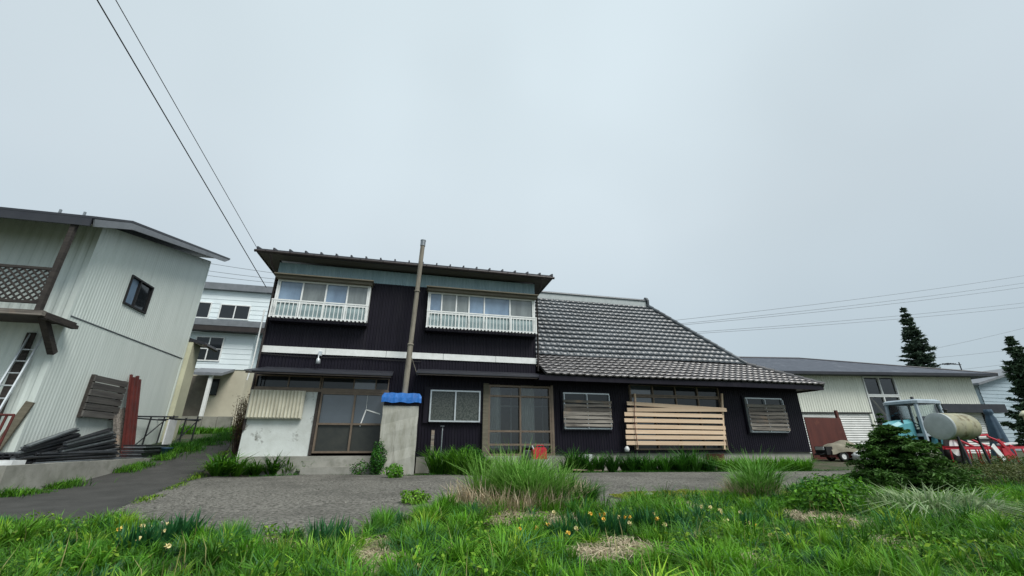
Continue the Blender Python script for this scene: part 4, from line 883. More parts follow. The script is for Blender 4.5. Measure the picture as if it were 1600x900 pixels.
# covered walk-behind machine
my = 14.3; mx_, _ = F(1306, 716, my); mg = float(gz(mx_, my))
mw = local_thing('covered_mower', 'small wheeled machine under a khaki cloth next to the rust-brown sheet', 'machine', (mx_ + .2, my, mg), R(170))
for y in (-.32, .32): wheel(mw, (.1, y, .19), .19, .12); wheel(mw, (-.65, y * .9, .15), .15, .1)
part(MB().box(-.8, .6, -.26, .26, .15, .42), 'chassis', M_redpole, mw)
part(MB().box(.45, .72, -.3, .3, .25, .55).tube([(.72, -.2, .3), (.85, -.2, .25), (.85, .2, .25), (.72, .2, .3)], .03, 8), 'bumper', M_rubber, mw)
part(MB().box(.73, .76, -.22, .22, .42, .54), 'front_plate', M_bag, mw)
cl = MB(); V = []; nu, nv = 26, 18
for i in range(nu + 1):
    t = i / nu; x_ = -.95 + 1.5 * t; top = .50 + .28 * math.exp(-((t - .45) / .28) ** 2) + .10 * math.exp(-((t - .8) / .1) ** 2)
    for k in range(nv + 1):
        s_ = k / nv * 2 - 1; y_ = .40 * math.sin(s_ * 1.45) / math.sin(1.45) * (1 + .05 * math.sin(9 * t + 3 * s_)); drop = abs(s_) ** 3.0
        V.append((x_ + .04 * math.sin(7 * s_), y_, top * (1 - .52 * drop) + .018 * math.sin(14 * t + 5 * s_) + .02 * math.sin(23 * s_ + 4 * t) * drop))
cl.add(V, [(i * (nv + 1) + k, (i + 1) * (nv + 1) + k, (i + 1) * (nv + 1) + k + 1, i * (nv + 1) + k + 1) for i in range(nu) for k in range(nv)], True)
part(cl, 'cloth_cover', M_cover, mw)
bg_ = MB(); V = []; n1, n2 = 14, 10
bx, _ = F(1348, 708, 13.6); bgz = float(gz(bx, 13.6))
for j in range(n2 + 1):
    ph_ = math.pi * j / n2
    for i in range(n1):
        th_ = 2 * math.pi * i / n1; rr = 1 + .12 * math.sin(3 * th_ + 2 * j) + .08 * math.sin(5 * th_ - j)
        V.append((bx + .42 * rr * math.sin(ph_) * math.cos(th_), 13.6 + .3 * rr * math.sin(ph_) * math.sin(th_), bgz + .22 - .22 * math.cos(ph_) * (1 + .1 * math.sin(4 * th_))))
tag(bg_.add(V, [(j * n1 + i, j * n1 + (i + 1) % n1, (j + 1) * n1 + (i + 1) % n1, (j + 1) * n1 + i) for j in range(n2) for i in range(n1)], True).build('plastic_sack', M_bag), 'crumpled white plastic sack between the covered machine and the fir shrub', 'sack')
# red cultivator
ry = 11.6; rxx = F(1508, 712, ry)[0]; rg = float(gz(rxx, ry))
cu = local_thing('cultivator', 'red steel cultivator frame with tines standing past the oil tank', 'farm implement', (rxx, ry, rg), R(4))
def beam(a, b, w_=.08, name='beam', m=M_red): part(MB().bar(a, b, w_, w_), name, m, cu)
for y in (0, .55, 1.1): beam((-.1, y, .62), (4.2, y, .64))
for x_ in (0, 1.35, 2.7, 4.1): beam((x_, -.05, .66), (x_, 1.2, .66), .07, 'cross_beam')
for x_ in np.linspace(.15, 4.0, 8):
    part(MB().tube([(x_, .0, .6), (x_ - .12, -.08, .42), (x_ - .05, -.02, .2), (x_ + .16, .02, .02)], .024, 8), 'tine', M_red, cu)
    part(MB().tube([(x_ + .2, .55, .6), (x_ + .08, .5, .4), (x_ + .15, .55, .18), (x_ + .36, .6, .02)], .024, 8), 'tine', M_red, cu)
for x_ in (.9, 1.7, 3.2): part(MB().bar((x_, .1, .66), (x_ + .35, .9, 1.05), .06, .06), 'hitch_arm', M_red, cu)
part(MB().bar((1.2, .9, 1.0), (3.6, .9, 1.12), .07, .07), 'top_link', M_red, cu)
part(MB().box(2.0, 2.45, -.12, -.06, .25, .62).bar((2.0, -.1, .9), (2.6, -.1, .3), .05, .12), 'side_plate', M_red, cu)
part(MB().bar((1.5, -.12, .72), (1.85, -.14, .22), .03, .2), 'tail_plate', M_white, cu)
part(MB().bar((2.9, .3, .75), (3.9, .35, .8), .2, .06), 'deck_board', M_bag, cu)
part(MB().bar((2.5, .8, .9), (4.2, .8, .92), .12, .12), 'drive_shaft', M_steel, cu)
# covered upright thing and cream post by the far house
py_ = 16.5; px_, _ = F(1562, 690, py_); pg = float(gz(px_, py_)); ph_ = F(1550, 640, py_)[1] - pg
cv = MB(); V = []; n1 = 28
for j, (t, rr) in enumerate(((0, .42), (.15, .38), (.4, .30), (.65, .24), (.8, .20), (.88, .13), (.92, .19), (1.0, .16))):
    for i in range(n1):
        th_ = 2 * math.pi * i / n1; q = rr * (1 + .16 * math.sin(7 * th_ + j * .3) * (1 - t * .6)); V.append((px_ + q * math.cos(th_), py_ + q * math.sin(th_), pg + t * ph_))
cv.add(V, [(j * n1 + i, j * n1 + (i + 1) % n1, (j + 1) * n1 + (i + 1) % n1, (j + 1) * n1 + i) for j in range(7) for i in range(n1)] + [tuple(range(7 * n1, 8 * n1))], True)
tag(cv.build('covered_parasol', mat('navy_cloth', (.05, .09, .13), (.035, .065, .1), .8, scale=4)), 'upright folded thing under a dark blue cover by the grey-blue house', 'parasol')
px_, pz_ = F(1597, 646, 14); pg = float(gz(px_, 14)); 
tag(MB().lathe([(0, .10), (pz_ - pg - .1, .10), (pz_ - pg - .1, .2), (pz_ - pg, .16), (pz_ - pg + .12, .05), (pz_ - pg + .13, 0)], (px_ + .15, 14, pg), (0, 0, 1), 16).build('garden_lamp', M_cream), 'cream capped post beyond the red cultivator', 'post')
am = thing('antenna_mast', 'thin television antenna mast beyond the garage roof', 'antenna', (0, 0, 0)); A = F(1498, 566, 31)
MB().tube([(A[0], 31, .5), (A[0], 31, A[1])], .05, 8).build('mast', M_steel, am)
for k in range(4): MB().tube([(A[0] - 2.2 + .35 * k, 30.6, A[1] - .25), (A[0] - 2.2 + .35 * k, 31.4, A[1] - .25)], .03, 6).build('rod', M_steel, am)
MB().tube([(A[0] - 2.4, 31, A[1] - .25), (A[0] + .2, 31, A[1] - .25)], .04, 6).build('boom', M_steel, am)

# ================================================================ small things in front of the house
sp = thing('standpipe', 'grey outdoor tap on an upright pipe before the middle window', 'tap', (1.2, 13.6, .2))
a = F(691, 668, 13.6); MB().tube([(a[0], 13.6, .18), (a[0] + .01, 13.6, a[1])], .018, 8).build('pipe', M_galv, sp)
MB().tube([(a[0], 13.6, a[1] - .03), (a[0], 13.45, a[1] - .03), (a[0], 13.43, a[1] - .10)], .018, 8).bar((a[0] - .06, 13.55, a[1] + .04), (a[0] + .06, 13.55, a[1] + .04), .02, .02).build('tap', M_galv, sp)
a = F(677, 672, 13.55); tag(MB().box(a[0] - .05, a[0] + .04, 13.52, 13.6, .15, a[1]).build('stake', M_oldplank), 'weathered wooden stake beside the outdoor tap', 'stake')
cn = thing('fuel_can', 'red fuel can standing before the glazed entrance', 'can', (3, 13.3, .2))
a0, a1 = F(832, 699, 13.3), F(853, 716, 13.3); cz = max(.2, a1[1] - .02)
MB().prism([(a0[0], 13.2, cz), (a1[0], 13.2, cz), (a1[0], 13.2, a0[1] - .05), (a1[0] - .05, 13.2, a0[1]), (a0[0] + .1, 13.2, a0[1]), (a0[0], 13.2, a0[1] - .08)], (0, .22, 0)).build('can_body', M_red, cn)
MB().tube([(a0[0] + .14, 13.31, a0[1] - .01), (a0[0] + .16, 13.31, a0[1] + .06), (a1[0] - .08, 13.31, a0[1] + .06), (a1[0] - .06, 13.31, a0[1] - .01)], .014, 8).build('handle', M_red, cn)
MB().tube([(a0[0] + .04, 13.31, a0[1] - .06), (a0[0] - .01, 13.31, a0[1] + .05)], .022, 8).build('spout', M_bag, cn)
tag(MB().box(a0[0] - .1, a1[0] + .15, 13.15, 13.5, .12, cz - .001).build('block', M_conc), 'low concrete block carrying the red fuel can', 'block')
a = F(826, 703, 13.3); tag(MB().lathe([(0, 0), (0, .10), (.24, .12), (.25, .13), (.25, .11), (.03, .09), (.03, 0)], (a[0] - .05, 13.3, cz), (0, 0, 1), 16).build('bucket', M_galv), 'grey bucket standing left of the red fuel can', 'bucket')
g_ = GP(920, 738); tag(MB().bar((g_[0] - .5, g_[1] + .1, float(gz(*g_)) + .08), (g_[0] + .35, g_[1] - .15, float(gz(*g_)) + .06), .3, .03).build('plank', M_lumber), 'pale loose plank lying on the driveway behind the tall grass', 'plank')
a = F(980, 697, 13.7); tag(MB().lathe([(0, 0), (.02, .07), (.10, .09), (.17, .05), (.2, 0)], (a[0], 13.75, ZF), (.1, 0, 1), 10).build('plastic_bag', M_bag), 'small crumpled white bag on the wing foundation ledge', 'bag')
a = F(920, 711, 13.7); tag(MB().box(a[0] - .14, a[0] + .12, 13.7, 13.85, a[1] - .3, a[1] + .02).build('white_block', M_bag), 'small white block leaning on the wing foundation', 'block')
for i, (px, py, s_) in enumerate(((1082, 783, .10), (1057, 794, .08), (1100, 832, .13), (1015, 778, .06), (1125, 836, .09))):
    x_, y_ = GP(px, py); mb = MB(); V = []; n1, n2 = 9, 6
    for j in range(n2 + 1):
        for k in range(n1):
            a = math.pi * j / n2; b = 2 * math.pi * k / n1; rr = s_ * (1 + .2 * math.sin(3 * b + i + 2 * a))
            V.append((x_ + 1.4 * rr * math.sin(a) * math.cos(b), y_ + rr * math.sin(a) * math.sin(b), float(gz(x_, y_)) + .05 - .6 * rr * math.cos(a)))
    tag(mb.add(V, [(j * n1 + k, j * n1 + (k + 1) % n1, (j + 1) * n1 + (k + 1) % n1, (j + 1) * n1 + k) for j in range(n2) for k in range(n1)], False).build('rock', M_stone), ('grey rock in the grass at the edge of the yellow moss', 'small pale rock beside the yellow moss', 'flat grey rock half sunk among the daffodils', 'pebble sized rock on the yellow moss', 'rounded rock next to the flat grey rock')[i], 'rock')

# ================================================================ overhead lines
def wire(p, q, sag, r, m, label, group=None):
    p = Vector(p); q = Vector(q); pts = [p + (q - p) * t - Vector((0, 0, 4 * sag * t * (1 - t))) for t in np.linspace(0, 1, 25)]
    tag(MB().tube(pts, r, 5).build('overhead_wire', m), label, 'wire', group)
def over(px, py, h): d = ray(px, py); return Vector(d) * (h / d[2]) + Vector((0, 0, EYE))
a = F(416, 449, 13.9); E1 = Vector((a[0], 13.9, a[1])); S1 = over(152, 0, 7.0); wire(S1 + (S1 - E1) * 1.2, E1, .0, .012, M_wire, 'thick black service wire running down to the house corner')
a = F(402, 388, 13.45); E2 = Vector((a[0], 13.45, a[1])); S2 = over(181, 0, 7.0); wire(S2 + (S2 - E2) * 1.2, E2, .0, .008, M_wire, 'thin black wire running down to the upper eave corner')
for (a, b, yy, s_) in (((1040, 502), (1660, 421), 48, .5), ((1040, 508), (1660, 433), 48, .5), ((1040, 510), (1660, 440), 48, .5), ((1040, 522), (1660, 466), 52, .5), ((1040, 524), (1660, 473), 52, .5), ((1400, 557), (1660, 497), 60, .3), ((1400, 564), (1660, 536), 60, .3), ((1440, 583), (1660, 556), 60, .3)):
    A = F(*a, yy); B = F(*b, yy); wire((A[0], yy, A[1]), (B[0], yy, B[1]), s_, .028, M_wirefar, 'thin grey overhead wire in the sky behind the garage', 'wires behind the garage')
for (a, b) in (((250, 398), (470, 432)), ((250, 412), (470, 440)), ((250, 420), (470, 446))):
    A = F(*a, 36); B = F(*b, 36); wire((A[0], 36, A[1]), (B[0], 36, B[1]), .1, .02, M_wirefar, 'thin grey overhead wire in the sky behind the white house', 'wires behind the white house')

# ================================================================ vegetation
def tri_mesh(name, V, T, C, m, parent=None):
    V = np.asarray(V, np.float32); T = np.asarray(T, np.int32); me = bpy.data.meshes.new(name)
    me.vertices.add(len(V)); me.vertices.foreach_set('co', V.ravel())
    me.loops.add(len(T) * 3); me.loops.foreach_set('vertex_index', T.ravel())
    me.polygons.add(len(T)); me.polygons.foreach_set('loop_start', np.arange(0, len(T) * 3, 3, dtype=np.int32)); me.polygons.foreach_set('loop_total', np.full(len(T), 3, np.int32))
    a = me.color_attributes.new('Col', 'FLOAT_COLOR', 'POINT'); c4 = np.ones((len(V), 4), np.float32); c4[:, :3] = C; a.data.foreach_set('color', c4.ravel())
    me.materials.append(m); me.update(); me.validate(); return link(name, me, parent)
def blade_arrays(P, h, wd, lean, col, tipcol=None, az=None, curl=.35):
    n = len(P); h = np.broadcast_to(h, n).astype(float); wd = np.broadcast_to(wd, n); lean = np.broadcast_to(lean, n)
    az = RNG.uniform(0, 2 * np.pi, n) if az is None else az; tw = az + RNG.normal(np.pi / 2, .5, n)
    D = np.stack([np.cos(az), np.sin(az), 0 * az], 1); S = np.stack([np.cos(tw), np.sin(tw), 0 * az], 1)
    def at(t, k): 
        o = D * (lean * h * (t ** 1.8))[:, None]; z = h * (t - curl * lean * t ** 3); p = P + o; p[:, 2] += z
        return p - S * (wd * k / 2)[:, None], p + S * (wd * k / 2)[:, None]
    a0, a1 = at(0, .7); b0, b1 = at(.55, 1.0); c, _ = at(1.0, 0)
    V = np.stack([a0, a1, b0, b1, c], 1).reshape(-1, 3); i = (np.arange(n) * 5)[:, None]
    T = (i[:, :, None] + np.array([[0, 1, 3], [0, 3, 2], [2, 3, 4]])[None]).reshape(-1, 3)
    tip = col if tipcol is None else tipcol
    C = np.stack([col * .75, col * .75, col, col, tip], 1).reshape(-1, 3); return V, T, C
def merge(L):
    V, T, C, o = [], [], [], 0
    for v, t, c in L: V.append(v); T.append(t + o); C.append(c); o += len(v)
    return np.concatenate(V), np.concatenate(T), np.concatenate(C)
_g = np.random.default_rng(5).random((64, 64))
def vnoise(x, y, s):
    x = np.asarray(x) / s + 17; y = np.asarray(y) / s + 31; i = np.floor(x).astype(int); j = np.floor(y).astype(int); fx = x - i; fy = y - j
    fx = fx * fx * (3 - 2 * fx); fy = fy * fy * (3 - 2 * fy); g = lambda a, b: _g[a % 64, b % 64]
    return (g(i, j) * (1 - fx) + g(i + 1, j) * fx) * (1 - fy) + (g(i, j + 1) * (1 - fx) + g(i + 1, j + 1) * fx) * fy
def cols(n, a, b, k=None, var=.18):
    k = RNG.random(n) if k is None else np.clip(k, 0, 1); c = np.array(a)[None] * (1 - k[:, None]) + np.array(b)[None] * k[:, None]
    return c * (1 + RNG.normal(0, var, (n, 1))).clip(.5, 1.6)
def proj_x(x, y, z):
    P = np.stack([x, y, z - EYE], 1); c = P @ _F; return 800 + FPX * (P @ _Rt) / c, 450 - FPX * (P @ _U) / c
G_BR, G_DK, G_YL, G_MID = (.125, .315, .018), (.016, .085, .010), (.24, .39, .03), (.060, .205, .014)
S_A, S_B = (.60, .52, .37), (.34, .28, .18)
fe_px = ((-400, 850), (-150, 835), (0, 826), (190, 824), (330, 846), (470, 852), (590, 840), (640, 818), (690, 806), (760, 806), (880, 806), (960, 797), (1120, 785), (1240, 772), (1340, 762))
FE = np.array([GP(*p) for p in fe_px] + [(13.0, 9.6), (16, 10.2), (40, 11)]); FE = FE[np.argsort(FE[:, 0])]
bare = [(*GP(px, py), r) for px, py, r in ((592, 866, .22), (575, 895, .24), (604, 884, .18), (985, 866, .24), (930, 878, .16), (1290, 818, .36), (1335, 830, .3), (1370, 858, .16), (800, 818, .35), (860, 818, .3), (1165, 893, .14), (400, 862, .16), (470, 866, .14), (1070, 800, .3), (700, 880, .1), (1100, 850, .14))]
def bare_w(x, y):
    b = np.zeros_like(x)
    for bx, by, r in bare: b = np.maximum(b, np.exp(-(((x - bx) / r) ** 2 + ((y - by) / (r * 1.25)) ** 2) ** 1.5))
    return b
def field(n, x0, x1, y0, y1):
    x = RNG.uniform(x0, x1, n); y = RNG.uniform(y0, y1, n); ok = y < np.interp(x, FE[:, 0], FE[:, 1]) + .18 * (vnoise(x, y, .35) - .4)
    x, y = x[ok], y[ok]; z = gz(x, y); px, py = proj_x(x, y, z); ok = (px > -260) & (px < 1860) & (py < 1150); return x[ok], y[ok], z[ok]
# general grass cover: a low sward and many tufts
x, y, z = field(230000, -13, 17, 2.1, 10.5)
d1 = vnoise(x, y, .55); d2 = vnoise(x + 40, y, 1.7); bw = bare_w(x, y)
keep = RNG.random(len(x)) < (1 - .93 * bw) * np.clip(1.25 - .05 * y, .5, 1)
x, y, z, d1, d2, bw = x[keep], y[keep], z[keep], d1[keep], d2[keep], bw[keep]; n = len(x)
h = .06 + .12 * d1 * d2 + .05 * RNG.random(n); c = cols(n, G_DK, G_MID, .15 + .9 * d2 + RNG.normal(0, .2, n))
yl = RNG.random(n) < .08; c[yl] = cols(int(yl.sum()), G_YL, (.25, .28, .07))
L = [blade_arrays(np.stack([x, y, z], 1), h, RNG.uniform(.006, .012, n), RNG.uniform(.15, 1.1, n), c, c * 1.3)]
x, y, z = field(12000, -13, 17, 2.1, 10.5); d2 = vnoise(x + 40, y, 1.7); d4 = vnoise(x + 11, y + 23, .8); k = (RNG.random(len(x)) > 1.1 * bare_w(x, y)) & (RNG.random(len(x)) < .35 + d4); x, y, z, d2, d4 = x[k], y[k], z[k], d2[k], d4[k]
m = 46; nt_ = len(x); th = (.15 + .28 * d4 * RNG.random(nt_) + .08 * RNG.random(nt_)); tcol = cols(nt_, G_DK, G_BR, .1 + .55 * d2 + .6 * RNG.random(nt_) - .1, .22); ty_ = RNG.random(nt_) < .13; tcol[ty_] = cols(int(ty_.sum()), G_YL, (.13, .30, .03)); tb = RNG.random(nt_) < .12; tcol[tb] = cols(int(tb.sum()), (.03, .12, .04), (.05, .15, .06))
rp = lambda q: np.repeat(q, m); n = nt_ * m; a = RNG.uniform(0, 2 * np.pi, n); q = rp(.02 + .05 * RNG.random(nt_)) * np.sqrt(RNG.random(n)); X = rp(x) + q * np.cos(a); Y = rp(y) + q * np.sin(a)
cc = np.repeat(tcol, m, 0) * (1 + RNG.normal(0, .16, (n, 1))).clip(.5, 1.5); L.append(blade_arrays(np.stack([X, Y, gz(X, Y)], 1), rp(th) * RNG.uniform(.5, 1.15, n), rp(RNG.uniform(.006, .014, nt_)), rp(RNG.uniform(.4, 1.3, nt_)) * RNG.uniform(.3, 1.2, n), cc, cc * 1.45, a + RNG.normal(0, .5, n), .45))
x, y, z = field(1500, -13, 17, 2.1, 8); k = RNG.random(len(x)) < .6; x, y, z = x[k], y[k], z[k]; n = len(x); L.append(blade_arrays(np.stack([x, y, z], 1), RNG.uniform(.2, .42, n), .006, RNG.uniform(.1, .6, n), cols(n, (.30, .30, .10), (.42, .38, .18))))
V_, T_, C_ = merge(L); print('grass triangles', len(T_))
tag(tri_mesh('grass', V_, T_, C_, M_leaf), 'bright green spring grass covering the front field', 'grass', kind='stuff')
# broad weeds among the grass: small leaf pairs
x, y, z = field(90000, -13, 17, 2.1, 10.5); k = (vnoise(x + 9, y + 3, .7) > .62 - .16 * ss(1, 5, x)) & (RNG.random(len(x)) > bare_w(x, y)); x, y, z = x[k], y[k], z[k]
def leaf_arrays(P, N, size, col, ratio=.55, az=None):
    """small folded rhombic leaves at P with rough normals N"""
    n = len(P); size = np.broadcast_to(size, n); N = N / np.linalg.norm(N, axis=1, keepdims=True); a = RNG.normal(size=(n, 3)); a -= N * (a * N).sum(1, keepdims=True); a /= np.linalg.norm(a, axis=1, keepdims=True); b = np.cross(N, a)
    s = size[:, None]; p0 = P - a * s / 2; p1 = P + b * s * ratio / 2 + N * s * .1; p2 = P + a * s / 2 - N * s * .12; p3 = P - b * s * ratio / 2 + N * s * .1
    V = np.stack([p0, p1, p2, p3], 1).reshape(-1, 3); i = (np.arange(n) * 4)[:, None, None]; T = (i + np.array([[0, 1, 2], [0, 2, 3]])[None]).reshape(-1, 3); return V, T, np.repeat(col, 4, 0)
P = np.stack([x, y, z + RNG.uniform(.04, .2, len(x))], 1); N = RNG.normal(0, .5, P.shape); N[:, 2] += 1
tag(tri_mesh('weeds', *leaf_arrays(P, N, RNG.uniform(.025, .065, len(P)), cols(len(P), G_MID, G_YL)), M_leaf), 'small leafy weeds growing through the grass', 'weeds', kind='stuff')
# straw litter on the bare patches
L = []
for bx, by, r in bare:
    n = int(3000 * r); a = RNG.uniform(0, 6.28, n); q = r * np.sqrt(RNG.random(n)) * 1.15; x = bx + q * np.cos(a); y = by + q * np.sin(a) * 1.2; ok = y < np.interp(x, FE[:, 0], FE[:, 1]) + .15; x, y = x[ok], y[ok]; n = len(x)
    L.append(blade_arrays(np.stack([x, y, gz(x, y) + .015 + RNG.random(n) * .03], 1), RNG.uniform(.05, .16, n), .009, RNG.uniform(1.2, 2.6, n), cols(n, S_A, S_B), None, None, .34))
tag(tri_mesh('straw_litter', *merge(L), M_straw), 'dry straw litter lying on the bare patches of the field', 'straw', kind='stuff')
# seam weeds between lane and driveway, green verge below the retaining wall, weeds at the lane's top
def along(pts, n, spread, hh, ca, cb, wd=.012):
    pts = np.array(pts); s = np.r_[0, np.cumsum(np.hypot(*np.diff(pts, axis=0).T))]; t = RNG.uniform(0, s[-1], n); x = np.interp(t, s, pts[:, 0]) + RNG.normal(0, spread, n); y = np.interp(t, s, pts[:, 1]) + RNG.normal(0, spread, n)
    k = vnoise(x, y, .5) > .33; x, y = x[k], y[k]; n = len(x); return blade_arrays(np.stack([x, y, gz(x, y)], 1), hh * RNG.uniform(.4, 1.1, n) * (.4 + vnoise(x, y, .8)), wd, RNG.uniform(.2, 1.1, n), cols(n, ca, cb))
kerb_line = [(KX + .3, yy) for yy in (9.6, 11, 12, 13, 14, 15, 16)] + [(KX + .0, 17.5), (KX - .1, 19), (KX - .1, 21)]
tag(tri_mesh('verge_weeds', *merge([along(kerb_line, 9000, .16, .20, G_DK, G_BR), along([(-6.9, 15.6), (-6.8, 17), (-6.9, 19), (-7.2, 21.5)], 9000, .35, .28, G_DK, G_MID), along([(-12, 8.6), (-9, 9.0), (-7.2, 9.5)], 9000, .3, .16, G_MID, G_BR),
    along(laneR[2:-2], 2600, .07, .09, G_DK, G_YL), along([(p[0], p[1] + .04) for p in padB[3:]], 5000, .07, .12, G_DK, G_MID), along([(-9.8, 22.3), (-8, 23.3), (-5.5, 23.4)], 6000, .4, .5, G_MID, G_BR, .03)]), M_leaf), 'low green weeds along the lane, the kerb and the driveway edge', 'weeds', kind='stuff')
# loose stones on the driveway
A0, B0 = np.array(padF), np.array(padB); n = 7000; t = RNG.random(n); u = RNG.random(n)
def rs_(P, t): q = np.r_[0, np.cumsum(np.hypot(*np.diff(P, axis=0).T))]; return np.stack([np.interp(t * q[-1], q, P[:, 0]), np.interp(t * q[-1], q, P[:, 1])], 1)
Pp = rs_(A0, t) * (1 - u[:, None]) + rs_(B0, t) * u[:, None]; k = vnoise(Pp[:, 0], Pp[:, 1], .6) > RNG.random(n) * .8; Pp = Pp[k]; n = len(Pp); sz_ = RNG.uniform(.005, .013, n) * (1 + (RNG.random(n) < .03) * 1.2)
ct_ = np.c_[Pp, gz(Pp[:, 0], Pp[:, 1]) + .034 + sz_ * .25]; off = np.array([[1, 0, 0], [-1, 0, 0], [0, 1, 0], [0, -1, 0], [0, 0, .7], [0, 0, -.7]])
Vp = (ct_[:, None] + off[None] * sz_[:, None, None] * RNG.uniform(.6, 1.3, (n, 6, 1))).reshape(-1, 3); Tp = (np.arange(n)[:, None, None] * 6 + np.array([[0, 2, 4], [2, 1, 4], [1, 3, 4], [3, 0, 4], [2, 0, 5], [1, 2, 5], [3, 1, 5], [0, 3, 5]])[None]).reshape(-1, 3)
tag(tri_mesh('loose_stones', Vp, Tp, np.repeat(cols(n, (.27, .26, .23), (.09, .09, .075)), 6, 0), mat('pebble', (.2, .2, .2), attr='Col', rough=.9)), 'small loose stones strewn over the worn driveway', 'gravel', kind='stuff')
# moss on the driveway's rim
mp = [GP(*p) for p in ((955, 792), (1010, 772), (1120, 768), (1125, 782), (1040, 800))]
n = 15000; x = RNG.uniform(min(p[0] for p in mp) - .2, max(p[0] for p in mp) + .2, n); y = RNG.uniform(min(p[1] for p in mp), max(p[1] for p in mp), n); cxm = np.mean([p[0] for p in mp]); cym = np.mean([p[1] for p in mp])
k = ((x - cxm) / 1.15) ** 2 + ((y - cym) / .75) ** 2 < .75 + .6 * vnoise(x, y, .3); x, y = x[k], y[k]; N = RNG.normal(0, .5, (len(x), 3)); N[:, 2] += 1
tag(tri_mesh('moss', *leaf_arrays(np.stack([x, y, gz(x, y) + .045 + .03 * vnoise(x, y, .2)], 1), N, RNG.uniform(.02, .045, len(x)), cols(len(x), (.30, .32, .03), (.16, .2, .03)), .8), M_leaf), 'yellow-green moss creeping over the edge of the driveway', 'moss', kind='stuff')

# ---- single plants
def clump(name, label, cat, x, y, n, h, wd, lean, ca, cb, rad, group=None, dead=0, curl=.35, tipk=1.3, elong=1.0, m=None, sub=0):
    a = RNG.uniform(0, 2 * np.pi, n); q = rad * np.sqrt(RNG.random(n)); X = x + q * np.cos(a) * elong; Y = y + q * np.sin(a); hs_ = 1.0; ck = None
    if sub:                                             # several tufts of unequal height grown together
        ks = RNG.integers(0, sub, n); sa = RNG.uniform(0, 6.28, sub); sq = rad * np.sqrt(RNG.random(sub)); sh2 = RNG.uniform(.6, 1.1, sub); sk = RNG.random(sub); sr = rad * RNG.uniform(.15, .35, sub)
        q = sr[ks] * np.sqrt(RNG.random(n)); X = x + sq[ks] * np.cos(sa[ks]) * elong + q * np.cos(a); Y = y + sq[ks] * np.sin(sa[ks]) + q * np.sin(a); hs_ = sh2[ks]; ck = sk[ks] * .6 + .4 * RNG.random(n)
    Zp = gz(X, Y) - .01
    c = cols(n, ca, cb, ck); hh = h * hs_ * RNG.uniform(.45, 1.1, n); az = a + RNG.normal(0, .8, n)
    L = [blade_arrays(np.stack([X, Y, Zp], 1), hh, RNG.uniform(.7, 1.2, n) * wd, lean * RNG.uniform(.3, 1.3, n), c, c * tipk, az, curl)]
    o = tri_mesh(name, *merge(L), m or M_leaf)
    root = local_thing(name, label, cat, (0, 0, 0), 0, group); o.name = 'leaf_tuft'; o.parent = root
    if dead:
        nd = dead; a = RNG.uniform(0, 2 * np.pi, nd); q = rad * (.75 + .7 * RNG.random(nd)); X = x + q * np.cos(a) * elong; Y = y + q * np.sin(a)
        zz = gz(X, Y) - .01; c = cols(nd, (.62, .53, .38), (.40, .31, .20))
        d = tri_mesh('dead_leaves', *blade_arrays(np.stack([X, Y, zz], 1), h * RNG.uniform(.12, .5, nd), .012, RNG.uniform(.1, 1.0, nd), c, c * 1.1, a + RNG.normal(0, 1.2, nd), .4), M_straw); d.parent = root
    return root
x_, y_ = GP(800, 802); clump('pampas_grass', 'large arching grass clump with pale dead leaves round its base', 'grass clump', x_ + .25, y_ + .45, 2600, 1.06, .018, .66, G_MID, (.22, .38, .09), .60, None, 2600, .42, 1.6, 1.3, None, 16)
x_, y_ = GP(1183, 790); clump('pampas_grass', 'smaller arching grass clump with drooping straw beside the driveway moss', 'grass clump', x_ + .05, y_ + .15, 1000, 1.02, .018, .75, G_MID, (.22, .38, .10), .26, None, 1100, .4, 1.6, 1.0, None, 6)
x_, y_ = GP(905, 800); clump('pampas_grass', 'round dark green grass mound on the right flank of the large arching clump', 'grass clump', x_, y_ + .4, 1500, .5, .014, .8, G_DK, G_MID, .4)
x_, y_ = GP(1490, 815); clump('sedge_clump', 'pale strappy sedge clump sprawling in front of the fir shrub', 'sedge', x_, y_ + .2, 800, .62, .022, 1.3, (.20, .30, .13), (.34, .42, .24), .5, None, 160, .5, 1.25, 1.5)
for i, (px, py, s_) in enumerate(((318, 748, .9), (350, 747, 1), (392, 745, 1.05), (430, 744, 1.0), (462, 743, .7))):
    x_, y_ = GP(px, py); clump('daylily', 'strappy daylily clump in the row below the white plaster wall', 'plant', x_, y_ + .28, 190, .80 * s_ * random.uniform(.8, 1.2), .036, 1.1, G_DK, G_BR, .24, 'daylilies below the plaster wall', 0, .45, 1.4, 1.0, None, 4)
for i, (px, py, s_) in enumerate(((690, 743, 1.1), (722, 744, 1.1), (750, 745, .85))):
    x_, y_ = GP(px, py); clump('daylily', 'bushy daylily clump growing before the outdoor tap', 'plant', x_, y_ + .25, 420, .82 * s_, .026, .75, G_DK, G_BR, .3, 'daylilies by the tap')
for i, px in enumerate(np.linspace(905, 1120, 9)):
    x_, y_ = GP(px, 739); clump('bedding_plant', 'dark leafy plant in the row along the wing foundation', 'plant', x_, y_ + .3, 300, .72 * random.uniform(.75, 1.25), .032, .8, (.014, .06, .014), G_MID, .3, 'plants along the wing foundation', 0, .4, 1.4, 1.2, None, 5)
for i, px in enumerate((1150, 1190, 1228, 1262)):
    x_, y_ = GP(px, 738); clump('daylily', 'bright strappy plant below the right window of the wing', 'plant', x_, y_ + .3, 320, .56, .028, .85, G_MID, G_BR, .32, 'plants below the right wing window')
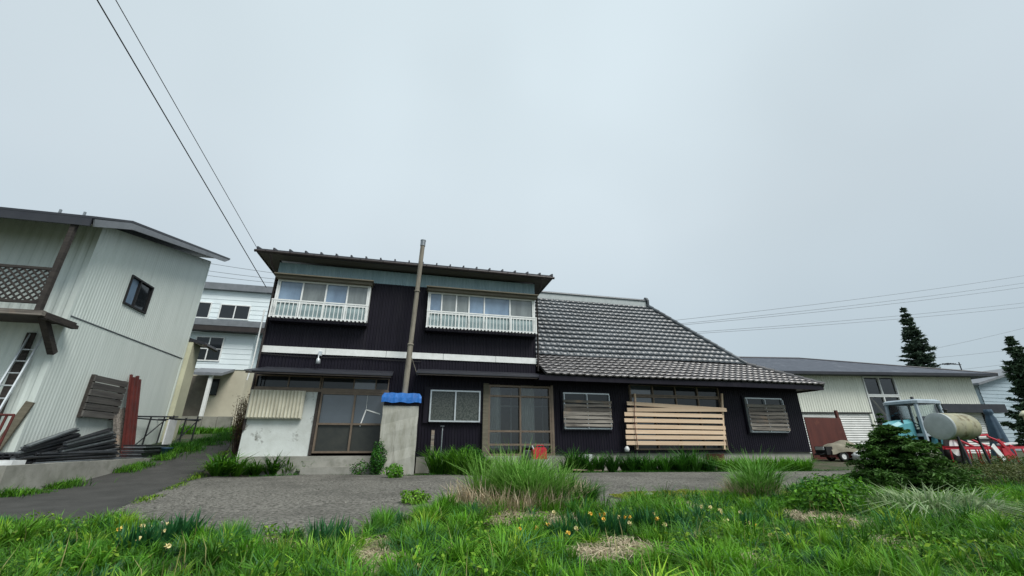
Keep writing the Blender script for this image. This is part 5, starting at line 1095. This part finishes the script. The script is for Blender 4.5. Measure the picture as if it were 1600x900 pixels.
for i, (px, py, s_) in enumerate(((286, 852, 1.0), (262, 856, .9), (240, 862, .8), (500, 866, 1.0), (520, 860, .9), (905, 835, .8), (960, 838, .9), (1010, 832, .9), (1060, 835, .9), (1110, 832, .8), (1160, 838, .9), (1245, 785, 1.1), (1265, 783, 1.1), (1285, 780, 1.0), (1120, 812, .8), (880, 850, .8), (200, 868, .9))):
    x_, y_ = GP(px, py); clump('iris', 'tuft of upright dark blue-green iris leaves in the field', 'plant', x_, y_, 90, .36 * s_, .024, .4, (.016, .085, .028), (.035, .14, .04), .14, 'iris tufts in the field')
for i, (px, py, s_) in enumerate(((362, 852, 1.0), (350, 862, .8), (383, 862, .7), (596, 826, 1.0), (452, 850, .6), (660, 812, .8), (690, 806, 1.0), (715, 812, .8), (655, 880, .7), (140, 880, .8), (420, 890, .8))):
    x_, y_ = GP(px, py); clump('horsetail', 'feathery bright green horsetail tuft at the driveway rim', 'plant', x_, y_, 520, .28 * s_, .005, .35, (.05, .19, .02), (.10, .30, .03), .12, 'horsetail tufts')
# ---- daffodils: one built, copied
def petal_mesh():
    mb = MB()
    for k in range(6):
        a = k * math.pi / 3; c, s = math.cos(a), math.sin(a); c2, s2 = math.cos(a + .42), math.sin(a + .42); c3, s3 = math.cos(a - .42), math.sin(a - .42)
        mb.add([(0, 0, 0), (.015 * c3, .015 * s3, .006), (.029 * c, .029 * s, .002), (.015 * c2, .015 * s2, .006)], [(0, 1, 2, 3)])
    return mb
pet_y = mat('daffodil_petal', (.85, .68, .16), (.85, .75, .30), .6); pet_w = mat('pale_petal', (.80, .72, .38), (.70, .58, .28), .6); cupm = mat('daffodil_cup', (.85, .50, .06), (.8, .45, .05), .6); stm = mat('green_stem', (.05, .15, .03), (.04, .12, .025), .6)
dp = {}
def daff(px, py, pale):
    d = ray(px, py); gx, gy = GP(px, py + 26); t = gy / d[1]; hx, hz = d[0] * t, d[2] * t + EYE; g0 = float(gz(gx, gy)); hz = max(hz, g0 + .12)
    if pale not in dp:
        r = local_thing('daffodil', '', 'flower'); st_ = MB().tube([(0, 0, 0), (0, 0, .75), (0, -.015, .96), (0, -.045, .985)], .005, 5).build('stem', stm); st_.parent = r
        fl = petal_mesh().build('petals', pet_w if pale else pet_y); fl.parent = r; cu_ = MB().lathe([(0, .010), (.02, .013), (.034, .019), (.034, .016), (.01, .004)], (0, 0, 0), (0, 0, 1), 8).build('cup', pet_w if pale else cupm); cu_.parent = r; dp[pale] = r
    else: r = copy_tree(dp[pale])
    H = hz - g0; r.location = (hx, gy, g0); yaw = random.uniform(-.9, .9) + math.atan2(hx, gy) * -1; r.rotation_euler = (0, 0, yaw)
    for ch in r.children:
        if ch.name.startswith('stem'): ch.scale = (1, 1, H)
        else: ch.location = (0, -.05, H * .985); ch.rotation_euler = (R(75 + random.uniform(-20, 25)), 0, 0)
    tag(r, 'withering cream daffodil drooping in the field' if pale else 'yellow daffodil in bloom in the field', 'flower', 'fading daffodils' if pale else 'yellow daffodils')
for px, py, pl_ in ((190, 824, 0), (216, 821, 1), (240, 823, 1), (258, 818, 1), (231, 832, 1), (248, 831, 1), (216, 842, 1), (257, 852, 1), (807, 826, 0), (840, 823, 0), (851, 818, 0), (880, 831, 0), (904, 825, 1), (918, 801, 0), (943, 804, 0), (950, 802, 0), (946, 811, 0), (969, 806, 1), (981, 808, 0), (988, 807, 0), (990, 817, 1), (1022, 802, 1), (1031, 809, 0), (1033, 818, 1), (868, 800, 1), (1096, 791, 1), (1106, 792, 1), (1119, 796, 1), (1125, 800, 1), (1144, 812, 1), (1134, 813, 1), (1161, 801, 1), (1165, 815, 1), (1174, 821, 0), (1229, 834, 0), (770, 848, 1), (796, 852, 1), (656, 858, 1), (758, 888, 1), (818, 854, 0), (660, 885, 1), (1205, 835, 1)):
    daff(px, py, pl_)

# ---- leafy bushes
def bush(name, label, cat, x, y, rx, rz, n, size, ca, cb, group=None, m=None, twigs=7, zoff=0, lump=.25):
    g0 = float(gz(x, y)); root = local_thing(name, label, cat, (0, 0, 0), 0, group)
    v = RNG.normal(size=(n, 3)); v /= np.linalg.norm(v, axis=1, keepdims=True); q = .45 + .55 * RNG.random(n) ** .5; ang = np.arctan2(v[:, 1], v[:, 0])
    lum = 1 + lump * np.sin(3 * ang + x * 7) * np.cos(4 * v[:, 2] + x) + lump * (vnoise(ang * 2 + x, v[:, 2] * 2 + y, .5) - .5)
    P = np.stack([x + v[:, 0] * rx * q * lum, y + v[:, 1] * rx * q * lum, g0 + zoff + rz * .52 + v[:, 2] * rz * .52 * q * lum], 1); P[:, 2] = np.maximum(P[:, 2], g0 + .02)
    N = v * .8 + RNG.normal(0, .5, v.shape); N[:, 2] += .5; o = tri_mesh('foliage', *leaf_arrays(P, N, size * RNG.uniform(.7, 1.25, n), cols(n, ca, cb)), m or M_leaf); o.parent = root
    mb = MB()
    for k in range(twigs):
        a = 6.28 * k / twigs; mb.tube([(x + .03 * math.cos(a), y + .03 * math.sin(a), g0), (x + rx * .3 * math.cos(a), y + rx * .3 * math.sin(a), g0 + rz * .45), (x + rx * .55 * math.cos(a + .3), y + rx * .55 * math.sin(a + .3), g0 + rz * .85)], [.012, .008, .003], 5)
    t = mb.build('stems', M_bark); t.parent = root; return root
x_, y_ = GP(587, 744); bush('box_shrub', 'dense dark green rounded shrub at the corner of the flue stack', 'shrub', x_, y_ + .15, .22, .84, 1700, .06, (.015, .075, .018), G_MID)
x_, y_ = GP(615, 749); bush('low_plant', 'low bright leafy plant at the foot of the flue stack', 'plant', x_, y_ + .1, .24, .34, 500, .07, G_MID, G_BR, None, None, 4)
x_, y_ = GP(560, 744); bush('low_plant', 'sparse leafy weed growing on the doorstep edge', 'plant', x_, y_ + .12, .3, .4, 260, .06, G_DK, G_MID, None, None, 4)
x_, y_ = GP(647, 790); bush('low_plant', 'lime green leafy weed on the driveway beside the field', 'plant', x_, y_, .24, .22, 600, .055, (.12, .30, .02), (.2, .38, .04), None, None, 4)
x_, y_ = GP(735, 741); bush('low_plant', 'dense leafy plant between the tap and the entrance', 'plant', x_, y_ + .4, .5, .75, 1500, .07, G_DK, G_MID)
for i, (px, py, rx, rz) in enumerate(((1320, 800, .5, .5), (1290, 806, .4, .4), (1225, 800, .28, .2))):
    x_, y_ = GP(px, py); bush('low_plant', ('bright leafy weed mound under the left side of the fir shrub', 'small leafy weed mound beside the straw patch', 'dark low leafy weed at the foot of the smaller arching grass')[i], 'plant', x_, y_, rx, rz, 1200, .07, G_DK, G_BR, None, None, 4)
BR1, BR2 = (.06, .09, .022), (.11, .12, .035)
for i, (px, py, yy, rx, rz) in enumerate(((1520, 800, 7.2, .8, .46), (1575, 800, 7.6, .9, .5), (1600, 770, 8.8, 1.0, .55), (1640, 830, 6.6, .9, .5), (1500, 770, 8.2, .6, .4))):
    x_ = F(px, py, yy)[0]; bush('bramble', ('olive brown bramble bush right of the fir shrub', 'brownish bramble bush in front of the cultivator', 'tall bramble below the cultivator frame', 'brownish bramble at the end of the field', 'small bramble under the oil tank')[i], 'shrub', x_, yy, rx, rz, 4200, .05, BR1 if i % 2 else G_DK, BR2, None, None, 12, 0, .35)
# dead brown shrub at the lane corner of the house
x_, y_ = GP(372, 716); y_ += .3; g0 = float(gz(x_, y_)); ds = local_thing('twiggy_shrub', 'brown twiggy shrub beside the left end of the plaster wall', 'shrub', (0, 0, 0))
mb = MB(); tips = []
for k in range(130):
    a = random.uniform(0, 6.28); q = random.uniform(0, .30); l = random.uniform(.9, 1.95); b = Vector((x_ + q * math.cos(a), y_ + q * math.sin(a), g0)); t = b + Vector((math.cos(a) * .28 * random.random() + random.uniform(-.1, .1), math.sin(a) * .22 * random.random(), l)); md_ = (b + t) / 2 + Vector((random.uniform(-.06, .06), random.uniform(-.06, .06), 0))
    mb.tube([b, md_, t], [.014, .010, .004], 4, False); tips += [b + (t - b) * s_ for s_ in (.45, .6, .7, .8, .88, .94, 1)]
mb.build('twigs', mat('twig', (.085, .05, .04), (.055, .035, .028), .9)).parent = ds
tips = np.array([list(t) for t in tips]); tips = np.repeat(tips, 5, 0) + RNG.normal(0, .07, (len(tips) * 5, 3)); o = tri_mesh('leaf_buds', *leaf_arrays(tips, RNG.normal(size=tips.shape), RNG.uniform(.025, .06, len(tips)), cols(len(tips), (.12, .05, .035), (.10, .10, .03))), M_leaf); o.parent = ds

# ---- conifers
def conifer(name, label, x, y, g0, H, rad, whorls, per, needle, ca, cb, droop=.15, flat=.35, base=.05, power=.9, dens=26, cut=None):
    root = local_thing(name, label, 'tree', (0, 0, 0)); MB().tube([(x, y, g0), (x + .02 * H * .1, y, g0 + H * .5), (x, y, g0 + H * .97)], [H * .022 + .02, H * .014 + .01, .006], 8).build('trunk', M_bark).parent = root
    L = []; br = MB()
    for wv_ in range(whorls):
        t = base + (1 - base) * (wv_ + random.random() * .6) / whorls; zc_ = g0 + H * t; rr = rad * (1 - t) ** power * random.uniform(.75, 1.15) + .03 * rad
        for k in range(per):
            a = random.uniform(0, 6.28); l = rr * random.uniform(.7, 1.15); tip = np.array([math.cos(a) * l, math.sin(a) * l, -droop * l + random.uniform(-.08, .1) * l]); b0 = np.array([x, y, zc_])
            br.tube([b0, b0 + tip * .6], [.006 * H * .4 + .004, .003], 4, False)
            n = max(6, int(dens * l / rad * 2)); s = RNG.random(n) ** .7; side = np.array([-math.sin(a), math.cos(a), 0]); wd_ = flat * l * (1 - .75 * s) * RNG.uniform(-1, 1, n)
            P = b0 + tip * s[:, None] + side * wd_[:, None]; P[:, 2] += RNG.normal(0, .03 * l, n) - .12 * np.abs(wd_)
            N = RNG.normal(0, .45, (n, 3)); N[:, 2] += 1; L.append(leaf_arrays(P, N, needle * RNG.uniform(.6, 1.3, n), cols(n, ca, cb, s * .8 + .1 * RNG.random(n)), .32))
    br.build('branches', M_bark).parent = root; o = tri_mesh('crown', *merge(L), M_needle); o.parent = root; return root
sx_, sy_ = F(1420, 770, 7.1)[0], 7.1; sg = float(gz(sx_, sy_)); sh_ = F(1405, 664, 7.1)[1] - sg
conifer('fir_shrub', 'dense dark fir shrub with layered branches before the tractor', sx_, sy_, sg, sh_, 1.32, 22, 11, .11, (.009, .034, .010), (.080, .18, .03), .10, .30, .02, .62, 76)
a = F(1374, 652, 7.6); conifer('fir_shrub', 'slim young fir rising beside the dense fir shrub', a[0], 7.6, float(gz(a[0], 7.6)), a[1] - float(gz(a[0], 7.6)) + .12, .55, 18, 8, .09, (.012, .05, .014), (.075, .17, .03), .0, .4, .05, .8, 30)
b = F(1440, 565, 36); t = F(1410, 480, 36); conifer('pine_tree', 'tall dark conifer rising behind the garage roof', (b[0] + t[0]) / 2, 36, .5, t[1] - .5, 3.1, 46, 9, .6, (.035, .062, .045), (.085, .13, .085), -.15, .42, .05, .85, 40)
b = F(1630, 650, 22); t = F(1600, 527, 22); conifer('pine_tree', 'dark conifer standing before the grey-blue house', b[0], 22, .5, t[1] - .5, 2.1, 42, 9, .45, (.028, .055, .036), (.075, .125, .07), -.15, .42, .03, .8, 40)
